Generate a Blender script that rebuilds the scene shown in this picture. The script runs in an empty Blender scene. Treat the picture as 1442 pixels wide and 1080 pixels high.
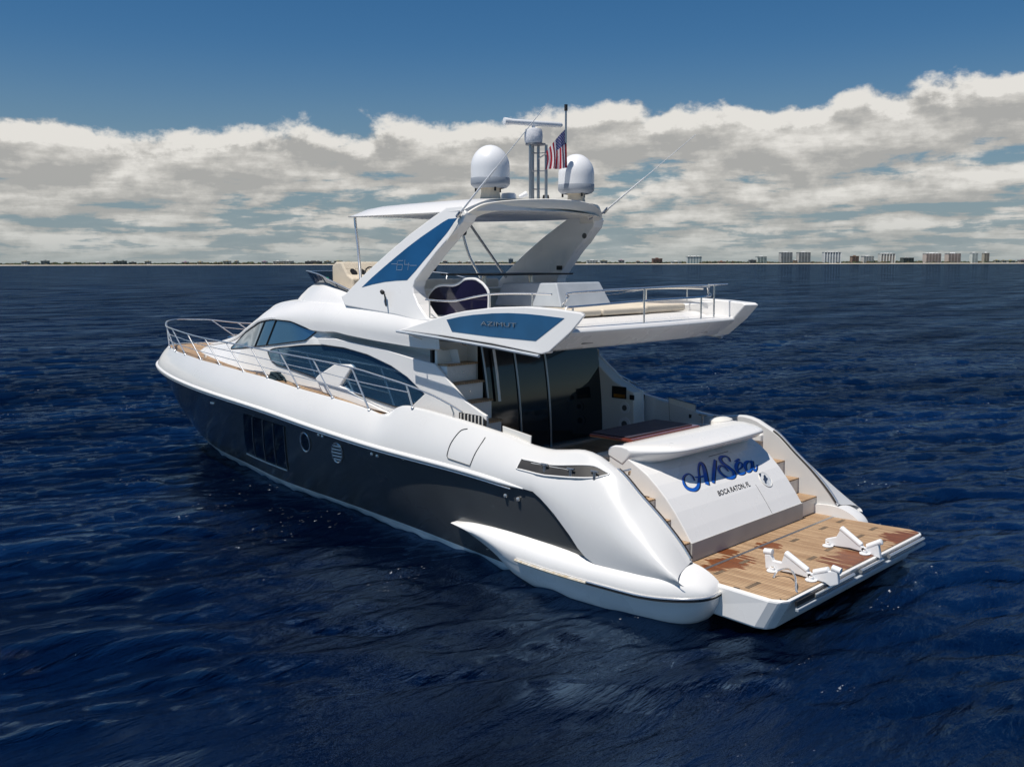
import bpy, bmesh, math, random
import numpy as np
from mathutils import Vector, Matrix
random.seed(4)
R = math.radians
scn = bpy.context.scene
# ------------------------------------------------------------------ camera
TH, PITCH = R(46.1), R(7.02)
CAM = Vector((-5.49, 12.37, 4.51))
fh = Vector((math.cos(TH), -math.sin(TH), 0)); rt = Vector((-math.sin(TH), -math.cos(TH), 0))
fw = fh * math.cos(PITCH) + Vector((0, 0, -math.sin(PITCH))); up = rt.cross(fw)
ROLL = R(-0.12)
r2 = rt * math.cos(ROLL) + up * math.sin(ROLL); u2 = up * math.cos(ROLL) - rt * math.sin(ROLL)
cd = bpy.data.cameras.new('camera'); cam = bpy.data.objects.new('camera', cd); scn.collection.objects.link(cam)
cam.matrix_world = Matrix(((r2.x, u2.x, -fw.x, CAM.x), (r2.y, u2.y, -fw.y, CAM.y), (r2.z, u2.z, -fw.z, CAM.z), (0, 0, 0, 1)))
cd.sensor_width = 36; cd.lens = 36 * 1375 / 1442; cd.clip_start = 0.1; cd.clip_end = 60000
scn.camera = cam
scn.render.resolution_x = 1024; scn.render.resolution_y = 766
scn.view_settings.view_transform = 'Standard'; scn.view_settings.look = 'None'
scn.view_settings.exposure = 0.13; scn.view_settings.gamma = 1
# ------------------------------------------------------------------ sun
SUN_EL = R(67); sh = Vector((0.10, 0.995, 0)).normalized()
sdir = sh * math.cos(SUN_EL) + Vector((0, 0, math.sin(SUN_EL)))
sl = bpy.data.lights.new('sun', 'SUN'); sl.energy = 4.5; sl.angle = R(0.53); sl.color = (1.0, 0.945, 0.87)
so = bpy.data.objects.new('sun', sl); scn.collection.objects.link(so)
so.rotation_euler = sdir.to_track_quat('Z', 'Y').to_euler(); so.location = (0, 0, 60)
# ------------------------------------------------------------------ sky with a bank of cloud
w = bpy.data.worlds.new('World'); scn.world = w; w.use_nodes = True
nt = w.node_tree; nt.nodes.clear(); N = nt.nodes; L = nt.links
def nd(t, **k):
    n = N.new(t)
    for a, b in k.items(): setattr(n, a, b)
    return n
def mth(op, a, b=None, c=None, clamp=False):
    n = N.new('ShaderNodeMath'); n.operation = op; n.use_clamp = clamp
    for i, v in enumerate((a, b, c)):
        if v is None: continue
        if isinstance(v, (int, float)): n.inputs[i].default_value = v
        else: L.new(v, n.inputs[i])
    return n.outputs[0]
def mrange(v, a, b, c=0., d=1., smooth=True):
    n = N.new('ShaderNodeMapRange'); n.interpolation_type = 'SMOOTHSTEP' if smooth else 'LINEAR'; n.clamp = True
    for i, q in enumerate((v, a, b, c, d)):
        if isinstance(q, (int, float)): n.inputs[i].default_value = q
        else: L.new(q, n.inputs[i])
    return n.outputs[0]
tc = nd('ShaderNodeTexCoord')
sep = nd('ShaderNodeSeparateXYZ'); L.new(tc.outputs['Generated'], sep.inputs[0])
dx, dy, dz = sep.outputs
# azimuth ramp: cloud bank climbs towards the east (camera right)
azr = mth('ADD', mth('MULTIPLY', dx, rt.x), mth('MULTIPLY', dy, rt.y))
fwd = mth('ADD', mth('MULTIPLY', dx, fh.x), mth('MULTIPLY', dy, fh.y))
bank = mrange(fwd, -0.1, 0.55, 0, 1)        # the bank stands over the land only; open blue sky behind
def density(shift):
    z = mth('ADD', dz, shift)
    den = mth('ADD', mth('MAXIMUM', z, 0.0), 0.10)
    cx = nd('ShaderNodeCombineXYZ')
    L.new(mth('DIVIDE', dx, den), cx.inputs[0]); L.new(mth('DIVIDE', dy, den), cx.inputs[1])
    n1 = nd('ShaderNodeTexNoise'); n1.inputs['Scale'].default_value = 1.55; n1.inputs['Detail'].default_value = 11; n1.inputs['Roughness'].default_value = 0.60
    n1.inputs['Distortion'].default_value = 0.25
    L.new(cx.outputs[0], n1.inputs['Vector'])
    # puffs on the upper rim, about as tall as wide
    cz = nd('ShaderNodeCombineXYZ'); L.new(dx, cz.inputs[0]); L.new(dy, cz.inputs[1]); L.new(mth('MULTIPLY', z, 1.5), cz.inputs[2])
    n2 = nd('ShaderNodeTexNoise'); n2.inputs['Scale'].default_value = 10.5; n2.inputs['Detail'].default_value = 12; n2.inputs['Roughness'].default_value = 0.60
    L.new(cz.outputs[0], n2.inputs['Vector'])
    edge = mth('ADD', mth('MULTIPLY', azr, 0.050), mth('SUBTRACT', 0.143, mth('MULTIPLY', mth('SUBTRACT', 1.0, bank), 0.30)))
    d = mth('SUBTRACT', edge, z)                       # height below the rim
    rim = mrange(mth('ADD', d, mth('MULTIPLY', mth('SUBTRACT', n2.outputs[0], 0.5), 0.105)), -0.002, 0.010, 0, 1)
    band = mrange(d, 0.0, 0.085, 0.22, 0.015)             # the bank is solid just under its rim
    f = mth('ADD', mth('ADD', n1.outputs[0], mth('MULTIPLY', mth('SUBTRACT', n2.outputs[0], 0.5), 0.50)), band)
    body = mrange(f, 0.385, 0.51, 0, 1)
    return mth('MULTIPLY', body, rim), f, rim, n2.outputs[0]
d0, f0, rim0, pn = density(0.0)
d1, f1, rim1, pn1 = density(0.016)
lit = mth('ADD', mth('MULTIPLY', mth('SUBTRACT', pn, pn1), 2.0), mth('ADD', mth('MULTIPLY', mth('SUBTRACT', mth('MULTIPLY', f0, mth('ADD', mth('MULTIPLY', rim0, 0.35), 0.65)), mth('MULTIPLY', f1, mth('ADD', mth('MULTIPLY', rim1, 0.35), 0.65))), 2.3), 0.50), clamp=True)
ramp = nd('ShaderNodeValToRGB'); L.new(lit, ramp.inputs[0])
e = ramp.color_ramp.elements; e[0].position = 0.12; e[0].color = (0.40, 0.395, 0.38, 1); e[1].position = 1.0; e[1].color = (0.78, 0.755, 0.71, 1)
m_ = e.new(0.45); m_.color = (0.52, 0.505, 0.475, 1)
hz = mth('POWER', 2.718, mth('MULTIPLY', mth('MAXIMUM', dz, 0.0), -34.0))
cm = nd('ShaderNodeMix', data_type='RGBA'); L.new(mth('MULTIPLY', hz, 0.85), cm.inputs['Factor']); L.new(ramp.outputs[0], cm.inputs['A']); cm.inputs['B'].default_value = (0.285, 0.335, 0.34, 1)
sky = nd('ShaderNodeTexSky', sky_type='NISHITA'); sky.sun_disc = False; sky.sun_elevation = SUN_EL; sky.sun_rotation = math.atan2(sh.x, sh.y)
sky.altitude = 0; sky.air_density = 1.0; sky.dust_density = 0.2; sky.ozone_density = 5.0
hs = nd('ShaderNodeHueSaturation'); hs.inputs['Saturation'].default_value = 1.30; hs.inputs['Value'].default_value = 0.58
L.new(sky.outputs[0], hs.inputs['Color'])
b1 = nd('ShaderNodeBackground'); b1.inputs[1].default_value = 0.10; L.new(hs.outputs[0], b1.inputs[0])
b2 = nd('ShaderNodeBackground'); b2.inputs[1].default_value = 0.93; L.new(cm.outputs['Result'], b2.inputs[0])
# blue gaps pale towards the horizon
b3 = nd('ShaderNodeBackground'); b3.inputs[0].default_value = (0.17, 0.25, 0.30, 1); b3.inputs[1].default_value = 1.0
ms0 = nd('ShaderNodeMixShader'); L.new(mth('MULTIPLY', mrange(dz, 0.22, 0.0, 0, 1), mth('ADD', mth('MULTIPLY', bank, 0.55), 0.35)), ms0.inputs[0]); L.new(b1.outputs[0], ms0.inputs[1]); L.new(b3.outputs[0], ms0.inputs[2])
ms = nd('ShaderNodeMixShader'); L.new(mth('MAXIMUM', mth('MULTIPLY', d0, 0.97), mth('MULTIPLY', hz, mth('ADD', mth('MULTIPLY', bank, 0.5), 0.25))), ms.inputs[0]); L.new(ms0.outputs[0], ms.inputs[1]); L.new(b2.outputs[0], ms.inputs[2])
wo = nd('ShaderNodeOutputWorld'); L.new(ms.outputs[0], wo.inputs[0])

# ------------------------------------------------------------------ materials
def mat(name, col, rough=0.4, metal=0.0, var=0.0, vscale=3.0, bump=0.0, bscale=40.0, coat=0.0, spec=0.5, trans=0.0, ior=1.5, col2=None, stretch=(1, 1, 1)):
    m = bpy.data.materials.new(name); m.use_nodes = True
    t = m.node_tree; b = t.nodes['Principled BSDF']
    b.inputs['Base Color'].default_value = (*col, 1); b.inputs['Roughness'].default_value = rough
    b.inputs['Metallic'].default_value = metal; b.inputs['Coat Weight'].default_value = coat; b.inputs['Coat Roughness'].default_value = 0.05
    b.inputs['Specular IOR Level'].default_value = spec; b.inputs['Transmission Weight'].default_value = trans; b.inputs['IOR'].default_value = ior
    c = t.nodes.new('ShaderNodeTexCoord'); mp = t.nodes.new('ShaderNodeMapping'); t.links.new(c.outputs['Object'], mp.inputs[0]); mp.inputs['Scale'].default_value = stretch
    if var > 0:
        n = t.nodes.new('ShaderNodeTexNoise'); n.inputs['Scale'].default_value = vscale; n.inputs['Detail'].default_value = 6
        t.links.new(mp.outputs[0], n.inputs['Vector'])
        mx = t.nodes.new('ShaderNodeMix'); mx.data_type = 'RGBA'
        mr = t.nodes.new('ShaderNodeMapRange'); mr.inputs[1].default_value = 0.3; mr.inputs[2].default_value = 0.7
        t.links.new(n.outputs[0], mr.inputs[0]); t.links.new(mr.outputs[0], mx.inputs['Factor'])
        c2 = col2 or tuple(max(0, q * (1 - var)) for q in col)
        mx.inputs['A'].default_value = (*col, 1); mx.inputs['B'].default_value = (*c2, 1)
        t.links.new(mx.outputs['Result'], b.inputs['Base Color'])
        rr = t.nodes.new('ShaderNodeMapRange'); rr.inputs[3].default_value = max(0.02, rough - 0.05); rr.inputs[4].default_value = rough + 0.07
        t.links.new(n.outputs[0], rr.inputs[0]); t.links.new(rr.outputs[0], b.inputs['Roughness'])
    if bump > 0:
        n = t.nodes.new('ShaderNodeTexNoise'); n.inputs['Scale'].default_value = bscale; n.inputs['Detail'].default_value = 4
        t.links.new(mp.outputs[0], n.inputs['Vector'])
        bp = t.nodes.new('ShaderNodeBump'); bp.inputs['Strength'].default_value = bump; bp.inputs['Distance'].default_value = 0.01
        t.links.new(n.outputs[0], bp.inputs['Height']); t.links.new(bp.outputs[0], b.inputs['Normal'])
    return m
M = {}
M['topside'] = mat('pearl_white_gelcoat', (0.66, 0.66, 0.65), 0.25, var=0.06, vscale=0.9, coat=0.4, bump=0.05, bscale=1.5)
M['white'] = mat('white_gelcoat', (0.80, 0.79, 0.77), 0.27, var=0.04, vscale=1.2, coat=0.3, bump=0.05, bscale=1.5)
M['cream'] = mat('cream_gelcoat', (0.74, 0.72, 0.67), 0.35, var=0.06, vscale=1.5)
M['grey'] = mat('dark_grey_gelcoat', (0.075, 0.081, 0.083), 0.20, metal=0.25, var=0.18, vscale=1.3, coat=0.4, bump=0.06, bscale=1.8)
M['boot'] = mat('boot_white', (0.70, 0.74, 0.77), 0.35, var=0.35, vscale=4, stretch=(0.4, 1, 3), col2=(0.38, 0.47, 0.50))
M['chrome'] = mat('stainless_steel', (0.86, 0.84, 0.80), 0.24, metal=0.82)
M['brushed'] = mat('brushed_metal', (0.42, 0.43, 0.44), 0.35, metal=0.9)
M['glass'] = mat('blue_tinted_glass', (0.10, 0.25, 0.40), 0.03, metal=0.85, coat=1.0, var=0.2, vscale=0.6, bump=0.06, bscale=1.2)
M['panel'] = mat('blue_panel', (0.018, 0.115, 0.27), 0.12, metal=0.35, coat=0.8, var=0.3, vscale=1.6)
M['dark_glass'] = mat('black_glass', (0.006, 0.010, 0.014), 0.05, spec=0.7, var=0.3, vscale=0.8)
M['black'] = mat('black_rubber', (0.012, 0.012, 0.013), 0.55, var=0.3, vscale=8)
M['acrylic'] = mat('purple_tinted_acrylic', (0.012, 0.010, 0.035), 0.08, var=0.3, vscale=2, coat=0.5)
M['cushion'] = mat('beige_cushion', (0.66, 0.58, 0.46), 0.75, var=0.10, vscale=4, bump=0.5, bscale=60)
M['screen'] = mat('tinted_windscreen', (0.03, 0.055, 0.085), 0.06, trans=0.55, var=0.1, vscale=2)
M['radome'] = mat('radome_white', (0.78, 0.79, 0.80), 0.32, var=0.05, vscale=2)
M['radome_grey'] = mat('radome_grey', (0.30, 0.33, 0.37), 0.45, var=0.1, vscale=3)
M['cover'] = mat('white_canvas', (0.68, 0.69, 0.72), 0.8, var=0.15, vscale=8, bump=0.8, bscale=14)
M['table_cover'] = mat('aubergine_fabric', (0.045, 0.035, 0.055), 0.7, var=0.25, vscale=6, bump=0.4, bscale=30)
M['mahogany'] = mat('varnished_mahogany', (0.20, 0.045, 0.025), 0.18, var=0.4, vscale=8, coat=0.8, stretch=(8, 1, 8))
M['seam'] = mat('seam_dark', (0.10, 0.10, 0.10), 0.6, var=0.2, vscale=5)
M['ink_blue'] = mat('lettering_blue', (0.012, 0.11, 0.50), 0.3, var=0.25, vscale=6)
M['ink_black'] = mat('lettering_black', (0.02, 0.02, 0.025), 0.4, var=0.2, vscale=6)
M['silver'] = mat('lettering_silver', (0.55, 0.60, 0.66), 0.3, metal=0.7, var=0.1, vscale=6)
M['rust'] = mat('weathered_trim', (0.42, 0.33, 0.20), 0.5, var=0.5, vscale=14, col2=(0.62, 0.60, 0.55))
M['orange'] = mat('amber_screen', (0.32, 0.13, 0.01), 0.3, var=0.4, vscale=10)
M['grate'] = mat('weathered_grate', (0.17, 0.12, 0.075), 0.7, var=0.5, vscale=12)
M['emblem'] = mat('emblem_plate', (0.50, 0.54, 0.58), 0.3, var=0.5, vscale=9, col2=(0.80, 0.80, 0.78))
M['emblem_mark'] = mat('emblem_mark', (0.045, 0.065, 0.11), 0.4, var=0.3, vscale=9)
M['pane_black'] = mat('black_pane', (0.004, 0.005, 0.006), 0.04, spec=0.6, var=0.3, vscale=1.0)
M['trim_pale'] = mat('pale_trim', (0.62, 0.60, 0.55), 0.4, var=0.2, vscale=6)
M['bar_grey'] = mat('pale_grey_moulding', (0.44, 0.48, 0.52), 0.4, var=0.12, vscale=3)
M['kick'] = mat('shade_grey_kick', (0.46, 0.455, 0.44), 0.45, var=0.12, vscale=3)  # grey puts the shade of the aft-facing strip into the colour
M['green'] = mat('green_gloss', (0.0, 0.30, 0.12), 0.2, var=0.2, vscale=10)
M['rope'] = mat('teal_rope', (0.012, 0.04, 0.055), 0.8, var=0.5, vscale=30, bump=0.8, bscale=60)
M['steelgrey'] = mat('platform_grey', (0.42, 0.46, 0.50), 0.4, var=0.15, vscale=3)

def teak(name, along='X', wet=False):
    m = bpy.data.materials.new(name); m.use_nodes = True; t = m.node_tree; b = t.nodes['Principled BSDF']
    nn = t.nodes.new; lk = t.links.new
    c = nn('ShaderNodeTexCoord'); s = nn('ShaderNodeSeparateXYZ'); lk(c.outputs['Object'], s.inputs[0])
    def mm(op, a, b_=None, c_=None, cl=False):
        n = nn('ShaderNodeMath'); n.operation = op; n.use_clamp = cl
        for i, v in enumerate((a, b_, c_)):
            if v is None: continue
            if isinstance(v, (int, float)): n.inputs[i].default_value = v
            else: lk(v, n.inputs[i])
        return n.outputs[0]
    ac = s.outputs['Y'] if along == 'X' else s.outputs['X']
    al = s.outputs['X'] if along == 'X' else s.outputs['Y']
    k = mm('MULTIPLY', ac, 1 / 0.052)
    fr = mm('FRACT', k)
    caulk = mm('LESS_THAN', fr, 0.17)
    pid = mm('FLOOR', k)
    cv = nn('ShaderNodeCombineXYZ'); lk(pid, cv.inputs[0]); lk(mm('FLOOR', mm('ADD', mm('MULTIPLY', al, 0.6), mm('MULTIPLY', pid, 0.37))), cv.inputs[1])
    wn = nn('ShaderNodeTexWhiteNoise'); lk(cv.outputs[0], wn.inputs['Vector'])
    cg = nn('ShaderNodeCombineXYZ'); lk(mm('MULTIPLY', al, 3.0), cg.inputs[0]); lk(mm('MULTIPLY', ac, 60.0), cg.inputs[1])
    gn = nn('ShaderNodeTexNoise'); gn.inputs['Scale'].default_value = 1.0; gn.inputs['Detail'].default_value = 5; lk(cg.outputs[0], gn.inputs['Vector'])
    f = mm('ADD', mm('MULTIPLY', wn.outputs[0], 0.28), mm('MULTIPLY', gn.outputs[0], 0.75))
    rp = nn('ShaderNodeValToRGB'); lk(f, rp.inputs[0]); e = rp.color_ramp.elements
    e[0].position = 0.2; e[0].color = (0.24, 0.13, 0.06, 1); e[1].position = 0.85; e[1].color = (0.60, 0.42, 0.25, 1)
    col = rp.outputs[0]; rough = 0.6
    if wet:
        # wet patches, ragged along the planks
        cw = nn('ShaderNodeCombineXYZ'); lk(mm('MULTIPLY', s.outputs['X'], 1.0), cw.inputs[0]); lk(mm('MULTIPLY', s.outputs['Y'], 1.0), cw.inputs[1])
        jit = nn('ShaderNodeTexWhiteNoise'); jit.noise_dimensions = '1D'; lk(pid, jit.inputs['W'])
        wv = nn('ShaderNodeTexNoise'); wv.inputs['Scale'].default_value = 2.5; wv.inputs['Detail'].default_value = 4; lk(cw.outputs[0], wv.inputs['Vector'])
        def blob(x, y, rx, ry):
            a = mm('DIVIDE', mm('SUBTRACT', s.outputs['X'], x), rx); bb = mm('DIVIDE', mm('SUBTRACT', s.outputs['Y'], y), ry)
            return mm('SUBTRACT', 1.0, mm('ADD', mm('MULTIPLY', a, a), mm('MULTIPLY', bb, bb)))
        bl = None
        for q in ((0.0, -0.05, 0.50, 0.55), (-0.10, -1.55, 0.42, 0.62), (1.18, 1.25, 0.34, 0.48), (1.22, 0.12, 0.20, 0.26), (1.5, 0.80, 0.16, 0.22)):
            v = blob(*q); bl = v if bl is None else mm('MAXIMUM', bl, v)
        wsum = mm('ADD', mm('ADD', bl, mm('MULTIPLY', mm('SUBTRACT', jit.outputs[0], 0.5), 0.8)), mm('MULTIPLY', mm('SUBTRACT', wv.outputs[0], 0.5), 1.4))
        wt = mm('MULTIPLY', mm('SUBTRACT', wsum, 0.22), 5.0, cl=True)
        mx = nn('ShaderNodeMix'); mx.data_type = 'RGBA'; mx.blend_type = 'MULTIPLY'; lk(wt, mx.inputs['Factor']); lk(col, mx.inputs['A']); mx.inputs['B'].default_value = (0.46, 0.20, 0.055, 1)
        col = mx.outputs['Result']
        rn = nn('ShaderNodeMapRange'); lk(wt, rn.inputs[0]); rn.inputs[3].default_value = 0.6; rn.inputs[4].default_value = 0.38
        lk(rn.outputs[0], b.inputs['Roughness'])
    else: b.inputs['Roughness'].default_value = 0.6
    m2 = nn('ShaderNodeMix'); m2.data_type = 'RGBA'; lk(caulk, m2.inputs['Factor']); lk(col, m2.inputs['A']); m2.inputs['B'].default_value = (0.06, 0.045, 0.035, 1)
    lk(m2.outputs['Result'], b.inputs['Base Color'])
    bp = nn('ShaderNodeBump'); bp.inputs['Strength'].default_value = 0.4; bp.inputs['Distance'].default_value = 0.004; lk(mm('SUBTRACT', 1.0, caulk), bp.inputs['Height']); lk(bp.outputs[0], b.inputs['Normal'])
    return m
M['teak'] = teak('teak_planks', 'X'); M['teak_wet'] = teak('teak_planks_wet', 'X', True)

# ------------------------------------------------------------------ helpers
col_ = scn.collection
def ip(x, xs, ys):
    """smooth monotone-ish cubic interpolation of a table (xs rising)"""
    xs = np.asarray(xs, float); ys = np.asarray(ys, float); x = np.clip(np.asarray(x, float), xs[0], xs[-1])
    h = np.diff(xs); d = np.diff(ys) / h
    m = np.zeros(len(xs)); m[0] = d[0]; m[-1] = d[-1]
    for i in range(1, len(xs) - 1):
        if d[i - 1] * d[i] > 0:
            w1 = 2 * h[i] + h[i - 1]; w2 = h[i] + 2 * h[i - 1]; m[i] = (w1 + w2) / (w1 / d[i - 1] + w2 / d[i])
    k = np.clip(np.searchsorted(xs, x) - 1, 0, len(h) - 1)
    t = (x - xs[k]) / h[k]
    r = (2 * t**3 - 3 * t**2 + 1) * ys[k] + (t**3 - 2 * t**2 + t) * h[k] * m[k] + (-2 * t**3 + 3 * t**2) * ys[k + 1] + (t**3 - t**2) * h[k] * m[k + 1]
    return float(r) if r.ndim == 0 else r
def spline(pts, n=8):
    """Catmull-Rom through points"""
    P = [Vector(p) for p in pts]; out = []
    for i in range(len(P) - 1):
        p0 = P[max(i - 1, 0)]; p1 = P[i]; p2 = P[i + 1]; p3 = P[min(i + 2, len(P) - 1)]
        for k in range(n):
            t = k / n
            out.append(0.5 * ((2 * p1) + (p2 - p0) * t + (2 * p0 - 5 * p1 + 4 * p2 - p3) * t * t + (3 * p1 - p0 - 3 * p2 + p3) * t**3))
    out.append(P[-1]); return out
class MB:
    def __init__(s): s.v = []; s.f = []; s.mi = []; s.cur = 0
    def add(s, vs, fs):
        o = len(s.v); s.v += [tuple(map(float, q)) for q in vs]; s.f += [tuple(i + o for i in f) for f in fs]; s.mi += [s.cur] * len(fs)
    def grid(s, rows, close_u=False, close_v=False):
        n = len(rows[0]); m = len(rows); vs = [p for r in rows for p in r]; fs = []
        for i in range(m if close_v else m - 1):
            for j in range(n if close_u else n - 1):
                a = i * n + j; b = i * n + (j + 1) % n; i2 = (i + 1) % m
                fs.append((a, b, i2 * n + (j + 1) % n, i2 * n + j))
        s.add(vs, fs)
    def box(s, x0, x1, y0, y1, z0, z1):
        s.add([(x0, y0, z0), (x1, y0, z0), (x1, y1, z0), (x0, y1, z0), (x0, y0, z1), (x1, y0, z1), (x1, y1, z1), (x0, y1, z1)],
              [(0, 3, 2, 1), (4, 5, 6, 7), (0, 1, 5, 4), (1, 2, 6, 5), (2, 3, 7, 6), (3, 0, 4, 7)])
    def prism(s, poly, fa, fb):
        """poly: list of 2-tuples; fa/fb map a 2-tuple to 3-D for the two caps"""
        n = len(poly); vs = [fa(*p) for p in poly] + [fb(*p) for p in poly]
        s.add(vs, [tuple(range(n)), tuple(range(2 * n - 1, n - 1, -1))] + [(i, i + n, (i + 1) % n + n, (i + 1) % n) for i in range(n)])
    def tube(s, pts, r, n=8, closed=False, cap=True, sy=1.0):
        P = [Vector(p) for p in pts]; rows = []
        rs = r if isinstance(r, (list, tuple)) else [r] * len(P)
        prev = None
        for i, p in enumerate(P):
            if closed: d = P[(i + 1) % len(P)] - P[i - 1]
            else: d = P[min(i + 1, len(P) - 1)] - P[max(i - 1, 0)]
            d = d.normalized() if d.length > 1e-9 else Vector((0, 0, 1))
            if prev is None:
                a = Vector((0, 0, 1)) if abs(d.z) < 0.9 else Vector((1, 0, 0)); u = d.cross(a).normalized()
            else:
                u = (prev - d * prev.dot(d)); u = u.normalized() if u.length > 1e-6 else d.orthogonal().normalized()
            prev = u; v = d.cross(u)
            rows.append([p + (u * math.cos(2 * math.pi * k / n) + v * math.sin(2 * math.pi * k / n) * sy) * rs[i] for k in range(n)])
        s.grid(rows, close_u=True, close_v=closed)
        if cap and not closed:
            o = len(s.v) - n * len(rows)
            s.f.append(tuple(o + k for k in range(n))); s.mi.append(s.cur)
            s.f.append(tuple(len(s.v) - 1 - k for k in range(n))); s.mi.append(s.cur)
    def lathe(s, prof, c, n=32, sx=1, sy=1):
        rows = [[(c[0] + r * sx * math.cos(2 * math.pi * k / n), c[1] + r * sy * math.sin(2 * math.pi * k / n), c[2] + z) for k in range(n)] for r, z in prof]
        s.grid(rows, close_u=True)
    def build(s, name, m, parent=None, smooth=True, bevel=0.0, angle=40, seg=2, off=None, recalc=True):
        me = bpy.data.meshes.new(name); me.from_pydata(s.v, [], s.f); me.update()
        ms_ = m if isinstance(m, (list, tuple)) else [m]
        for q in ms_: me.materials.append(q)
        if len(ms_) > 1: me.polygons.foreach_set('material_index', s.mi)
        bm = bmesh.new(); bm.from_mesh(me); bmesh.ops.remove_doubles(bm, verts=bm.verts, dist=1e-5)
        if recalc: bmesh.ops.recalc_face_normals(bm, faces=bm.faces)
        bm.to_mesh(me); bm.free()
        o = bpy.data.objects.new(name, me); col_.objects.link(o)
        if smooth:
            me.shade_smooth()
            try: me.set_sharp_from_angle(angle=R(angle))
            except Exception: pass
        if bevel > 0:
            b = o.modifiers.new('bevel', 'BEVEL'); b.width = bevel; b.segments = seg; b.limit_method = 'ANGLE'; b.angle_limit = R(35)
            b.harden_normals = False
        if parent is not None: adopt(o, parent)
        return o
def world_loc(o):
    v = Vector(o.location)
    while o.parent: o = o.parent; v = v + Vector(o.location)
    return v
def adopt(o, parent):
    o.parent = parent; o.location = Vector(o.location) - world_loc(parent)
def thing(name, label, cat, loc=(0, 0, 0), group=None):
    o = bpy.data.objects.new(name, None); col_.objects.link(o); o.location = loc; o.empty_display_size = 0.2
    o['label'] = label; o['category'] = cat
    if group: o['group'] = group
    return o
def tag(o, label, cat, group=None):
    o['label'] = label; o['category'] = cat
    if group: o['group'] = group
    return o
def lab(o, t): o['label'] = t; return o

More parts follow.
